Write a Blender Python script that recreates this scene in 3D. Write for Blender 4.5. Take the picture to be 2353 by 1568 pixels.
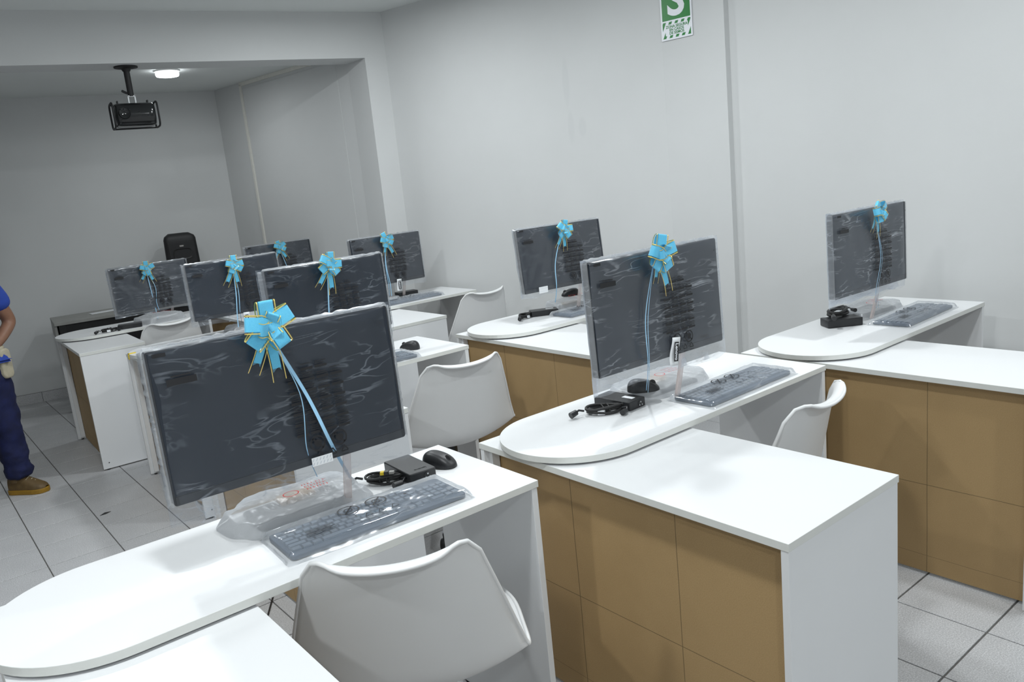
import bpy, bmesh, math, random
from mathutils import Vector, Matrix, noise
PI = math.pi
sc = bpy.context.scene
for o in list(bpy.data.objects):
    bpy.data.objects.remove(o)
COL = sc.collection

# ------------------------------------------------------------------ camera
CAM = Vector((0.0, 0.0, 1.52))
ROT = Matrix(((0.77266056, 0.20322922, -0.60140963),
              (-0.62706926, 0.09675493, -0.77293119),
              (-0.09889286, 0.97433894, 0.20219751)))
FPX = 1835.71
cd = bpy.data.cameras.new('camera')
cam = bpy.data.objects.new('camera', cd)
COL.objects.link(cam)
cd.sensor_width = 36.0
cd.lens = FPX / 2353 * 36
cd.clip_start = 0.02
cam.matrix_world = Matrix.Translation(CAM) @ ROT.to_4x4()
sc.camera = cam

# ------------------------------------------------------------------ world, exposure
w = bpy.data.worlds.new('world')
sc.world = w
w.use_nodes = True
w.node_tree.nodes['Background'].inputs[0].default_value = (0.75, 0.82, 0.9, 1)
w.node_tree.nodes['Background'].inputs[1].default_value = 0.15
sc.view_settings.view_transform = 'Standard'
sc.view_settings.look = 'None'
sc.view_settings.gamma = 1
sc.view_settings.use_curve_mapping = False
sc.view_settings.exposure = 0.06
sc.cycles.transparent_max_bounces = 40
LAMP_W = 20.5          # watts of each ceiling lamp
LAMP_COL = (0.94, 0.985, 1.0)
CEIL_Z = 2.76
LAMPS = [(0.45, 1.15), (2.75, 0.75), (-1.3, 1.4), (2.45, 2.45), (0.55, 3.4), (2.25, 4.2), (-0.7, -1.1), (1.7, -1.2)]  # the last pair, behind the camera, is added unseen for frontal fill

# ------------------------------------------------------------------ pixel helpers (photo frame 2353 x 1568)
def ray(px):
    v = Vector(((px[0] - 1176.5) / FPX, -(px[1] - 784.0) / FPX, -1.0))
    return ROT @ v
def at_z(px, z):
    v = ray(px); return CAM + v * ((z - CAM.z) / v.z)
def at_y(px, y):
    v = ray(px); return CAM + v * ((y - CAM.y) / v.y)

# ------------------------------------------------------------------ materials
MATS = {}
def newmat(name):
    m = bpy.data.materials.new(name); m.use_nodes = True
    nt = m.node_tree
    b = nt.nodes['Principled BSDF']
    MATS[name] = m
    return m, nt, b
def N(nt, t, **kw):
    n = nt.nodes.new(t)
    for k, v in kw.items():
        setattr(n, k, v)
    return n
def mathn(nt, op, a, b=None, clamp=False):
    n = nt.nodes.new('ShaderNodeMath'); n.operation = op; n.use_clamp = clamp
    for i, x in enumerate((a, b)):
        if x is None: continue
        if isinstance(x, (int, float)): n.inputs[i].default_value = x
        else: nt.links.new(x, n.inputs[i])
    return n.outputs[0]
def mixcol(nt, fac, a, b):
    n = nt.nodes.new('ShaderNodeMix'); n.data_type = 'RGBA'
    for sock, x in ((n.inputs[0], fac), (n.inputs[6], a), (n.inputs[7], b)):
        if isinstance(x, (int, float)): sock.default_value = x
        elif isinstance(x, tuple): sock.default_value = x if len(x) == 4 else (*x, 1)
        else: nt.links.new(x, sock)
    return n.outputs[2]
def noisen(nt, scale, detail=2.0, rough=0.5, coord='Object', dist=0.0, stretch=None):
    tc = nt.nodes.new('ShaderNodeTexCoord')
    src = tc.outputs[coord]
    if stretch:
        mp = nt.nodes.new('ShaderNodeMapping')
        mp.inputs['Scale'].default_value = stretch[:3]
        if len(stretch) > 3: mp.inputs['Rotation'].default_value = stretch[3]
        nt.links.new(src, mp.inputs[0]); src = mp.outputs[0]
    n = nt.nodes.new('ShaderNodeTexNoise')
    n.inputs['Scale'].default_value = scale; n.inputs['Detail'].default_value = detail
    n.inputs['Roughness'].default_value = rough; n.inputs['Distortion'].default_value = dist
    nt.links.new(src, n.inputs['Vector'])
    return n.outputs['Fac']
def ramp(nt, fac, lo, hi):
    n = nt.nodes.new('ShaderNodeMapRange')
    n.inputs[1].default_value = lo; n.inputs[2].default_value = hi
    nt.links.new(fac, n.inputs[0])
    return n.outputs[0]
def bump(nt, b, h, strength, dist=0.01):
    n = nt.nodes.new('ShaderNodeBump'); n.inputs['Strength'].default_value = strength
    n.inputs['Distance'].default_value = dist
    nt.links.new(h, n.inputs['Height']); nt.links.new(n.outputs[0], b.inputs['Normal'])
    return n
def simple(name, col, rough=0.5, metal=0.0, var=0.0, vscale=30.0, spec=None, bmp=0.0, bscale=200.0):
    m, nt, b = newmat(name)
    b.inputs['Roughness'].default_value = rough
    b.inputs['Metallic'].default_value = metal
    if spec is not None: b.inputs['Specular IOR Level'].default_value = spec
    if var > 0:
        f = noisen(nt, vscale, 4.0)
        lo = tuple(max(0, c * (1 - var)) for c in col); hi = tuple(min(1, c * (1 + var)) for c in col)
        c = mixcol(nt, ramp(nt, f, 0.3, 0.7), lo, hi)
        nt.links.new(c, b.inputs['Base Color'])
    else:
        f = noisen(nt, vscale, 2.0)
        c = mixcol(nt, f, tuple(x * .98 for x in col), tuple(min(1, x * 1.02) for x in col))
        nt.links.new(c, b.inputs['Base Color'])
    if bmp > 0:
        bump(nt, b, noisen(nt, bscale, 3.0), bmp, 0.002)
    return m
simple('laminate_top', (0.76, 0.77, 0.78), 0.36, var=0.008, vscale=3)
simple('edge_band', (0.70, 0.71, 0.68), 0.4, var=0.02)
simple('laminate_panel', (0.75, 0.76, 0.77), 0.38, var=0.012, vscale=4)
simple('wall_paint', (0.61, 0.62, 0.62), 0.75, var=0.025, vscale=1.6, bmp=0.12, bscale=90)
simple('ceiling_paint', (0.72, 0.745, 0.735), 0.8, var=0.015, vscale=2)
simple('trim_white', (0.72, 0.71, 0.66), 0.5, var=0.03)
simple('grout', (0.115, 0.11, 0.105), 0.9, var=0.2, vscale=40)
simple('chair_white', (0.79, 0.795, 0.795), 0.36, var=0.006, vscale=5)
simple('black_plastic', (0.018, 0.019, 0.021), 0.38, var=0.15, vscale=60, bmp=0.15, bscale=900)
simple('black_gloss', (0.012, 0.013, 0.014), 0.12, var=0.1)
simple('black_rubber', (0.02, 0.02, 0.02), 0.55, var=0.2, vscale=80)
simple('black_paint', (0.009, 0.009, 0.010), 0.6, var=0.15)
simple('dark_grille', (0.01, 0.01, 0.011), 0.6, var=0.2, vscale=300, bmp=0.6, bscale=700)
simple('screen_glass', (0.019, 0.025, 0.036), 0.22, var=0.05, vscale=4, spec=0.5)
simple('screen_body', (0.035, 0.038, 0.044), 0.4, var=0.08)
simple('silver', (0.62, 0.63, 0.64), 0.3, 0.85, var=0.03)
simple('chrome', (0.75, 0.76, 0.77), 0.12, 1.0, var=0.02)
simple('key_body', (0.075, 0.105, 0.15), 0.45, var=0.05)
simple('key_cap', (0.13, 0.17, 0.225), 0.42, var=0.06)
simple('print_black', (0.012, 0.012, 0.014), 0.5)
simple('print_red', (0.55, 0.03, 0.03), 0.6)
simple('paper_white', (0.80, 0.82, 0.84), 0.6, var=0.02)
simple('label_grey', (0.42, 0.46, 0.52), 0.6)
simple('sign_white', (0.78, 0.80, 0.84), 0.35, var=0.01)
simple('sign_green', (0.008, 0.19, 0.028), 0.35, var=0.04)
simple('gold', (1.0, 0.76, 0.24), 0.32, 0.7, var=0.08, vscale=200)
simple('yellow_plastic', (0.85, 0.62, 0.02), 0.4, var=0.03)
simple('table_top', (0.30, 0.30, 0.285), 0.5, var=0.06, vscale=12)
simple('skin', (0.23, 0.115, 0.07), 0.5, var=0.06, vscale=20)
simple('hair', (0.012, 0.010, 0.009), 0.6, var=0.2, vscale=90, bmp=0.6, bscale=150)
simple('shirt_blue', (0.018, 0.055, 0.33), 0.8, var=0.12, vscale=14, bmp=0.25, bscale=120)
simple('denim', (0.004, 0.008, 0.052), 0.85, var=0.3, vscale=18, bmp=0.5, bscale=160)
simple('canvas_beige', (0.42, 0.38, 0.28), 0.85, var=0.1, vscale=30, bmp=0.3, bscale=160)
simple('boot_leather', (0.115, 0.072, 0.026), 0.6, var=0.2, vscale=25, bmp=0.3, bscale=70)
simple('boot_sole', (0.30, 0.165, 0.012), 0.6, var=0.12, vscale=20)
simple('eye_white', (0.8, 0.8, 0.78), 0.3)
simple('foot_grey', (0.16, 0.17, 0.18), 0.45, var=0.05)
simple('neck_wrap', (0.66, 0.58, 0.55), 0.5, var=0.08, vscale=35)
simple('foam_pink', (0.55, 0.40, 0.36), 0.7, var=0.06, vscale=20)
simple('cardboard', (0.55, 0.36, 0.18), 0.75, var=0.08)
simple('plug_grey', (0.35, 0.34, 0.32), 0.4)

def make_ribbon():
    m, nt, b = newmat('ribbon_blue')
    b.inputs['Roughness'].default_value = 0.38
    b.inputs['Sheen Weight'].default_value = 0.2
    f = noisen(nt, 900, 1.0)
    c = mixcol(nt, ramp(nt, f, 0.35, 0.65), (0.12, 0.57, 0.86), (0.17, 0.66, 0.93))
    nt.links.new(c, b.inputs['Base Color'])
    tr = N(nt, 'ShaderNodeBsdfTranslucent'); tr.inputs[0].default_value = (0.15, 0.62, 0.92, 1)
    mx = N(nt, 'ShaderNodeMixShader'); mx.inputs[0].default_value = 0.14
    out = nt.nodes['Material Output']
    nt.links.new(b.outputs[0], mx.inputs[1]); nt.links.new(tr.outputs[0], mx.inputs[2]); nt.links.new(mx.outputs[0], out.inputs[0])
make_ribbon()
simple('ribbon_string', (0.36, 0.64, 0.88), 0.35, var=0.03)

def make_floor():
    m, nt, b = newmat('porcelain_tile')
    b.inputs['Roughness'].default_value = 0.42
    oi = N(nt, 'ShaderNodeObjectInfo')
    f1 = noisen(nt, 230, 3.0, 0.7); f2 = noisen(nt, 620, 2.0, 0.6); f3 = noisen(nt, 6, 3.0)
    c = mixcol(nt, ramp(nt, f1, 0.42, 0.62), (0.42, 0.422, 0.43), (0.64, 0.64, 0.65))
    c = mixcol(nt, ramp(nt, f2, 0.60, 0.70), c, (0.19, 0.19, 0.20))
    c = mixcol(nt, mathn(nt, 'MULTIPLY', ramp(nt, f3, 0.35, 0.7), 0.22), c, (0.36, 0.365, 0.38))
    nt.links.new(c, b.inputs['Base Color'])
make_floor()

def make_mdf():
    m, nt, b = newmat('mdf_board')
    b.inputs['Roughness'].default_value = 0.62
    f = noisen(nt, 420, 4.0, 0.75); g = noisen(nt, 3.2, 4.0, 0.6)
    c = mixcol(nt, ramp(nt, f, 0.3, 0.7), (0.350, 0.228, 0.100), (0.475, 0.325, 0.158))
    c = mixcol(nt, mathn(nt, 'MULTIPLY', ramp(nt, g, 0.4, 0.75), 0.35), c, (0.285, 0.178, 0.074))
    tc = N(nt, 'ShaderNodeTexCoord'); sp = N(nt, 'ShaderNodeSeparateXYZ'); nt.links.new(tc.outputs['Object'], sp.inputs[0])
    wob = mathn(nt, 'MULTIPLY', mathn(nt, 'SUBTRACT', noisen(nt, 4, 1.0), 0.5), 0.006)
    mask = None
    for ax, p, wd in ((1, 0.338, 0.0011), (1, 0.705, 0.0013), (2, 0.338, 0.0010), (2, 0.075, 0.0006)):
        dd = mathn(nt, 'ABSOLUTE', mathn(nt, 'SUBTRACT', mathn(nt, 'ADD', sp.outputs[ax], wob), p))
        l = mathn(nt, 'LESS_THAN', dd, wd)
        mask = l if mask is None else mathn(nt, 'MAXIMUM', mask, l)
    c = mixcol(nt, mathn(nt, 'MULTIPLY', mask, 0.62), c, (0.035, 0.025, 0.012))
    nt.links.new(c, b.inputs['Base Color'])
    bump(nt, b, f, 0.1, 0.001)
make_mdf()

def make_film(name, veil, streak, white, scale, rough=0.22, stretch=(0.35, 1, 1.3, (0, 0.7, 0.2)), tint=(0.80, 0.82, 0.84, 1)):
    m, nt, b = newmat(name)
    nt.nodes.remove(b)
    out = nt.nodes['Material Output']
    f = noisen(nt, scale, 2.0, 0.45, dist=0.9, stretch=stretch)
    fb = noisen(nt, scale * 0.55, 1.0, 0.4, dist=0.6, stretch=stretch)
    # wrinkle glints painted in as thin ridges where the noise passes its middle value
    rid = mathn(nt, 'ABSOLUTE', mathn(nt, 'SUBTRACT', f, 0.5))
    st = ramp(nt, rid, 0.035, 0.0)
    big = ramp(nt, noisen(nt, scale * 0.35, 2.0), 0.45, 0.68)
    st = mathn(nt, 'MULTIPLY', st, big, True)
    bp = N(nt, 'ShaderNodeBump'); bp.inputs['Strength'].default_value = 0.6; bp.inputs['Distance'].default_value = 0.006
    nt.links.new(fb, bp.inputs['Height'])
    gl = N(nt, 'ShaderNodeBsdfGlossy'); gl.inputs['Roughness'].default_value = rough; gl.inputs[0].default_value = (0.95, 0.97, 1, 1)
    nt.links.new(bp.outputs[0], gl.inputs['Normal'])
    df = N(nt, 'ShaderNodeBsdfDiffuse'); df.inputs[0].default_value = tint
    tl = N(nt, 'ShaderNodeBsdfTranslucent'); tl.inputs[0].default_value = tint
    m0 = N(nt, 'ShaderNodeMixShader'); m0.inputs[0].default_value = 0.45
    nt.links.new(df.outputs[0], m0.inputs[1]); nt.links.new(tl.outputs[0], m0.inputs[2])
    m1 = N(nt, 'ShaderNodeMixShader'); m1.inputs[0].default_value = white
    nt.links.new(gl.outputs[0], m1.inputs[1]); nt.links.new(m0.outputs[0], m1.inputs[2])
    fr = N(nt, 'ShaderNodeFresnel'); fr.inputs[0].default_value = 1.25
    nt.links.new(bp.outputs[0], fr.inputs['Normal'])
    fac = mathn(nt, 'ADD', mathn(nt, 'ADD', mathn(nt, 'MULTIPLY', st, streak), veil), mathn(nt, 'MULTIPLY', fr.outputs[0], 0.55), True)
    tp = N(nt, 'ShaderNodeBsdfTransparent'); tp.inputs[0].default_value = (0.985, 0.99, 0.995, 1)
    m2 = N(nt, 'ShaderNodeMixShader')
    nt.links.new(fac, m2.inputs[0]); nt.links.new(tp.outputs[0], m2.inputs[1]); nt.links.new(m1.outputs[0], m2.inputs[2])
    nt.links.new(m2.outputs[0], out.inputs[0])
make_film('film_clear', 0.085, 0.42, 0.72, 24, 0.26, (0.35, 1, 1.3, (0, 0.7, 0.2)), (0.36, 0.42, 0.51, 1))
make_film('film_mid', 0.105, 0.22, 0.50, 22, 0.24, (0.4, 1, 1.2, (0, 1.0, 0.2)), (0.73, 0.78, 0.86, 1))
make_film('film_wrinkled', 0.150, 0.50, 0.55, 26, 0.24, (0.28, 1, 1.5, (0, -0.45, 0.2)), (0.72, 0.78, 0.87, 1))
make_film('film_pink', 0.42, 0.2, 0.85, 30, 0.3, (0.35, 1, 1.3, (0, 0.7, 0.2)), (0.78, 0.69, 0.66, 1))
make_film('film_fold', 0.30, 0.5, 0.62, 34)
make_film('film_key', 0.24, 0.30, 0.50, 18, 0.1)
make_film('film_bag', 0.62, 0.15, 0.90, 30, 0.36, (0.35, 1, 1.3, (0, 0.7, 0.2)), (0.70, 0.715, 0.735, 1))

def make_emit():
    m, nt, b = newmat('lamp_diffuser')
    b.inputs['Base Color'].default_value = (0.9, 0.9, 0.9, 1)
    b.inputs['Emission Color'].default_value = (0.93, 0.98, 1.0, 1)
    b.inputs['Emission Strength'].default_value = 9.0
make_emit()
simple('lamp_ring', (0.8, 0.8, 0.8), 0.4)

def make_smudged_wall():
    m = MATS['wall_paint'].copy(); m.name = 'wall_paint_smudged'; MATS['wall_paint_smudged'] = m
    nt = m.node_tree; b = nt.nodes['Principled BSDF']
    src = b.inputs['Base Color'].links[0].from_socket
    geo = N(nt, 'ShaderNodeNewGeometry')
    mask = None
    for (c, r) in (((3.598, 3.812, 2.05), (0.03, 0.03, 0.17)), ((3.60, 3.80, 1.78), (0.03, 0.028, 0.12)), ((3.622, 3.72, 1.77), (0.03, 0.035, 0.07))):
        v = N(nt, 'ShaderNodeVectorMath', operation='SUBTRACT'); nt.links.new(geo.outputs['Position'], v.inputs[0]); v.inputs[1].default_value = c
        d = N(nt, 'ShaderNodeVectorMath', operation='DIVIDE'); nt.links.new(v.outputs[0], d.inputs[0]); d.inputs[1].default_value = r
        l = N(nt, 'ShaderNodeVectorMath', operation='LENGTH'); nt.links.new(d.outputs[0], l.inputs[0])
        k = ramp(nt, l.outputs['Value'], 1.0, 0.6)
        mask = k if mask is None else mathn(nt, 'MAXIMUM', mask, k)
    c = mixcol(nt, mathn(nt, 'MULTIPLY', mask, 0.15), src, (0.46, 0.48, 0.49))
    nt.links.new(c, b.inputs['Base Color'])
make_smudged_wall()

# ------------------------------------------------------------------ mesh helpers
class MB:
    def __init__(s):
        s.v = []; s.f = []; s.m = []
    def add(s, vs, fs, m=0):
        o = len(s.v)
        s.v += [tuple(p) for p in vs]
        for f in fs:
            s.f.append(tuple(o + i for i in f)); s.m.append(m)
        return o
    def box(s, x0, x1, y0, y1, z0, z1, m=0):
        vs = [(x, y, z) for z in (z0, z1) for y in (y0, y1) for x in (x0, x1)]
        s.add(vs, [(0, 2, 3, 1), (4, 5, 7, 6), (0, 1, 5, 4), (2, 6, 7, 3), (0, 4, 6, 2), (1, 3, 7, 5)], m)
    def prism(s, pts, z0, z1, mtop=0, mside=0):
        n = len(pts)
        vs = [(x, y, z0) for x, y in pts] + [(x, y, z1) for x, y in pts]
        o = s.add(vs, [tuple(range(n - 1, -1, -1)), tuple(range(n, 2 * n))], mtop)
        for i in range(n):
            j = (i + 1) % n
            s.f.append((o + i, o + j, o + n + j, o + n + i)); s.m.append(mside)
    def tube(s, path, r, n=8, m=0, caps=True):
        path = [Vector(p) for p in path]; L = len(path)
        rs = r if isinstance(r, (list, tuple)) else [r] * L
        prev = None; rings = []
        for i, p in enumerate(path):
            t = (path[min(i + 1, L - 1)] - path[max(i - 1, 0)])
            t = t.normalized() if t.length > 1e-9 else Vector((0, 0, 1))
            if prev is None:
                a = t.cross(Vector((0, 0, 1)))
                if a.length < 0.05: a = t.cross(Vector((1, 0, 0)))
            else:
                a = prev - t * prev.dot(t)
                if a.length < 1e-6: a = t.cross(Vector((1, 0, 0)))
            a.normalize(); prev = a; b = t.cross(a)
            rings.append([p + (a * math.cos(2 * PI * k / n) + b * math.sin(2 * PI * k / n)) * rs[i] for k in range(n)])
        vs = [q for ring in rings for q in ring]; fs = []
        for i in range(L - 1):
            for k in range(n):
                k2 = (k + 1) % n
                fs.append((i * n + k, i * n + k2, (i + 1) * n + k2, (i + 1) * n + k))
        if caps:
            fs.append(tuple(range(n - 1, -1, -1))); fs.append(tuple((L - 1) * n + k for k in range(n)))
        s.add(vs, fs, m)
    def strip(s, path, widths, m=0):
        # flat ribbon: path points, width vectors
        vs = []
        for p, wv in zip(path, widths):
            p = Vector(p); wv = Vector(wv); vs += [p - wv, p + wv]
        s.add(vs, [(2 * i, 2 * i + 1, 2 * i + 3, 2 * i + 2) for i in range(len(path) - 1)], m)
    def lathe(s, prof, n=24, m=0, axis='z', c=(0, 0, 0)):
        vs = []; L = len(prof)
        for (r, h) in prof:
            for k in range(n):
                a = 2 * PI * k / n
                p = (r * math.cos(a), r * math.sin(a), h)
                if axis == 'y': p = (p[0], p[2], p[1])
                if axis == 'x': p = (p[2], p[0], p[1])
                vs.append((p[0] + c[0], p[1] + c[1], p[2] + c[2]))
        fs = []
        for i in range(L - 1):
            for k in range(n):
                k2 = (k + 1) % n
                fs.append((i * n + k, i * n + k2, (i + 1) * n + k2, (i + 1) * n + k))
        if prof[0][0] > 1e-6: fs.append(tuple(range(n - 1, -1, -1)))
        if prof[-1][0] > 1e-6: fs.append(tuple((L - 1) * n + k for k in range(n)))
        s.add(vs, fs, m)
    def grid(s, fn, nu, nv, m=0, wrap=False):
        vs = [fn(i / nu, j / nv) for j in range(nv + 1) for i in range(nu + 1)]
        fs = [(j * (nu + 1) + i, j * (nu + 1) + i + 1, (j + 1) * (nu + 1) + i + 1, (j + 1) * (nu + 1) + i) for j in range(nv) for i in range(nu)]
        s.add(vs, fs, m)
    def mesh(s, name, mats, smooth=False, angle=40, weld=False):
        me = bpy.data.meshes.new(name)
        me.from_pydata(s.v, [], s.f)
        for mn in mats: me.materials.append(MATS[mn])
        if len(mats) > 1:
            me.polygons.foreach_set('material_index', s.m)
        bm = bmesh.new(); bm.from_mesh(me)
        if weld: bmesh.ops.remove_doubles(bm, verts=bm.verts, dist=1e-5)
        bmesh.ops.recalc_face_normals(bm, faces=bm.faces)
        bm.to_mesh(me); bm.free()
        if smooth:
            me.shade_smooth()
            me.set_sharp_from_angle(angle=math.radians(angle))
        me.update()
        return me
    def build(s, name, mats, parent=None, smooth=False, angle=40, bevel=0.0, seg=2, weld=False):
        if isinstance(mats, str): mats = [mats]
        return link(name, s.mesh(name, mats, smooth, angle, weld), parent, bevel, seg)
def link(name, me, parent=None, bevel=0.0, seg=2):
    o = bpy.data.objects.new(name, me); COL.objects.link(o)
    if parent is not None: o.parent = parent
    if bevel > 0:
        b = o.modifiers.new('bevel', 'BEVEL'); b.width = bevel; b.segments = seg; b.limit_method = 'ANGLE'; b.angle_limit = math.radians(35)
        b.harden_normals = False
    return o
def thing(name, label, cat, loc=(0, 0, 0), rz=0.0, group=None):
    o = bpy.data.objects.new(name, None); COL.objects.link(o)
    o.empty_display_size = 0.05
    o.location = loc; o.rotation_euler = (0, 0, rz)
    o['label'] = label; o['category'] = cat
    if group: o['group'] = group
    return o
def tag(o, label, cat, group=None):
    o['label'] = label; o['category'] = cat
    if group: o['group'] = group
    return o
def struct(o):
    o['kind'] = 'structure'; return o
def rrect(w, h, r, n=5, cx=0, cy=0):
    pts = []
    for (sx, sy, a0) in ((1, 1, 0), (-1, 1, 90), (-1, -1, 180), (1, -1, 270)):
        for k in range(n + 1):
            a = math.radians(a0 + 90 * k / n)
            pts.append((cx + sx * (w / 2 - r) + r * math.cos(a), cy + sy * (h / 2 - r) + r * math.sin(a)))
    return pts
def text_mesh(txt, size, offset=0.0, extrude=0.0, align='CENTER', space=1.0):
    cu = bpy.data.curves.new('lettering', 'FONT')
    cu.body = txt; cu.size = size; cu.offset = offset; cu.extrude = extrude
    cu.align_x = align; cu.align_y = 'CENTER'; cu.space_character = space; cu.resolution_u = 4
    o = bpy.data.objects.new('lettering', cu); COL.objects.link(o)
    dg = bpy.context.evaluated_depsgraph_get(); dg.update()
    me = bpy.data.meshes.new_from_object(o.evaluated_get(dg))
    bpy.data.objects.remove(o)
    return me
def text_obj(name, txt, size, mat, parent, mtx, offset=0.0, extrude=0.0002, space=1.0):
    me = text_mesh(txt, size, offset, extrude, space=space)
    me.materials.clear(); me.materials.append(MATS[mat])
    me.transform(mtx)
    return link(name, me, parent)
def nz(x, y, z=0.0):
    return noise.noise(Vector((x, y, z)))

# ------------------------------------------------------------------ the room
TX, TY, PX, PY = 0.345, 0.90, 0.298, 0.2833      # tile joints
mb = MB(); mb.box(-3.2, 4.9, -2.9, 8.6, -0.12, -0.0035)
floor = struct(mb.build('floor', 'grout'))
def tile_mb(mb, i, j, g=0.0023):
    x0 = TX + i * PX + g; x1 = TX + (i + 1) * PX - g; y0 = TY + j * PY + g * 1.35; y1 = TY + (j + 1) * PY - g * 1.35
    b = 0.0012
    vs = [(x0, y0, -0.006), (x1, y0, -0.006), (x1, y1, -0.006), (x0, y1, -0.006), (x0, y0, -b), (x1, y0, -b), (x1, y1, -b), (x0, y1, -b),
          (x0 + b, y0 + b, 0), (x1 - b, y0 + b, 0), (x1 - b, y1 - b, 0), (x0 + b, y1 - b, 0)]
    fs = [(8, 9, 10, 11)]
    for k in range(4):
        q = (k + 1) % 4
        fs += [(k, q, 4 + q, 4 + k), (4 + k, 4 + q, 8 + q, 8 + k)]
    mb.add(vs, fs)
one = MB(); tile_mb(one, 0, 0)
tile_me = one.mesh('tile', ['porcelain_tile'])
near = set()
for i in range(-12, 16):
    for j in range(-14, 27):
        x = TX + (i + .5) * PX; y = TY + (j + .5) * PY
        if (-0.6 < x < 1.45 and 3.1 < y < 8.0) or (1.9 < x < 2.9 and 0.2 < y < 1.7) or (0.45 < x < 1.2 and 1.9 < y < 3.2) or (-.3 < x < .2 and 0.9 < y < 2.4):
            near.add((i, j))
rest = MB()
for i in range(-12, 16):
    for j in range(-14, 27):
        if (i, j) in near:
            o = link('tile', tile_me, floor); o.location = (i * PX, j * PY, 0)
        else:
            tile_mb(rest, i, j)
o = rest.build('tile_field', 'porcelain_tile', floor); o['kind'] = 'stuff'

M10 = math.tan(math.radians(10))
def beam_y(x): return 5.268 + M10 * (3.208 - x)
def far_y(x): return 7.93 - M10 * (x - 0.80)
mb = MB(); mb.prism([(-3.2, -2.9), (4.9, -2.9), (4.9, beam_y(4.9) + .1), (-3.2, beam_y(-3.2) + .1)], CEIL_Z, CEIL_Z + 0.1)
struct(mb.build('ceiling', 'ceiling_paint'))
ALC_Z = 2.545
mb = MB(); mb.prism([(-3.2, beam_y(-3.2) + .05), (3.6, beam_y(3.6) + .05), (3.6, 8.9), (-3.2, 8.9)], ALC_Z, ALC_Z + 0.1)
struct(mb.build('ceiling', 'ceiling_paint'))
# beam with the column under its end
mb = MB(); D = 0.27; BZ = 2.447
mb.prism([(-3.2, beam_y(-3.2)), (3.6, beam_y(3.6)), (3.6, beam_y(3.6) + D), (-3.2, beam_y(-3.2) + D)], BZ, CEIL_Z)
struct(mb.build('wall_beam', 'wall_paint'))
mb = MB()
mb.prism([(3.048, beam_y(3.048)), (3.5, beam_y(3.5)), (3.5, beam_y(3.5) + D), (3.048, beam_y(3.048) + D)], -0.02, BZ)
struct(mb.build('wall_column', 'wall_paint'))
def wallseg(name, a, b, t, z0, z1, mat='wall_paint'):
    a = Vector(a); b = Vector(b); d = (b - a).normalized(); n = Vector((-d.y, d.x)) * t
    mb = MB(); mb.prism([tuple(a), tuple(b), tuple(b + n), tuple(a + n)], z0, z1)
    return struct(mb.build(name, mat))
wallseg('wall_far', (-3.2, far_y(-3.2)), (3.2, far_y(3.2)), 0.15, -0.02, 2.7)
wallseg('wall_alcove', (2.755, 7.60), (3.058, beam_y(3.05) + D - .03), 0.2, -0.02, 2.7)
wallseg('wall_right', (3.778, 3.14), (3.190, 5.335), -0.2, -0.02, 2.9, 'wall_paint_smudged')
mb = MB(); mb.prism([(3.770, 3.172), (3.812, 2.77), (4.06, 2.77), (4.06, 3.172)], -0.02, 2.9)
struct(mb.build('wall_pillar', 'wall_paint'))
wallseg('wall_right', (4.30, -2.9), (3.852, 2.80), -0.2, -0.02, 2.9)
wallseg('wall_left', (-2.9, -2.9), (-2.9, 9.0), 0.15, -0.02, 2.9)
wallseg('wall_back', (-3.2, -2.7), (4.9, -2.7), -0.15, -0.02, 2.9)
# white trunking around the alcove wall
aw0 = Vector((2.755, 7.60)); aw1 = Vector((3.058, 5.563)); awd = (aw1 - aw0).normalized(); awn = Vector((awd.y, -awd.x))
if awn.x > 0: awn = -awn
def aw(s_, off): p = aw0 + awd * s_ + awn * off; return (p.x, p.y)
mb = MB(); mb.prism([aw(.475, .0), aw(.505, .0), aw(.505, .014), aw(.475, .014)], 0.08, 2.53)
tr = struct(mb.build('trim_1', 'trim_white', bevel=.002))
mb = MB(); mb.prism([aw(.475, .0), aw(1.62, .0), aw(1.62, .014), aw(.475, .014)], 2.515, 2.545)
mb.build('trunking', 'trim_white', tr, bevel=.002)
mb = MB(); mb.prism([aw(.52, .0), aw(1.9, .0), aw(1.9, .006), aw(.52, .006)], 0.1, 2.49)
mb.build('panel_board', 'wall_paint', tr, bevel=.001)
# tiled baseboard of the far wall
bb = MB(); bb.box(-0.4, 0.0, 0, 0.001, 0, 0.001)
bb = MB(); L = 0.298
bb.box(0.0015, L - 0.0015, -0.010, 0.0, 0.0, 0.085)
bb_me = bb.mesh('tile', ['porcelain_tile'])
mb = MB(); mb.prism([(-3.0, far_y(-3.0)), (3.0, far_y(3.0)), (3.0, far_y(3.0) - .006), (-3.0, far_y(-3.0) - .006)], 0.0, 0.086)
base = struct(mb.build('baseboard_far', 'grout'))
for k in range(-8, 7):
    o = link('tile', bb_me, base)
    x = TX + k * PX * math.cos(math.radians(10)) + .29
    o.location = (x, far_y(x) - .004, 0); o.rotation_euler = (0, 0, -math.radians(10))

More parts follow.
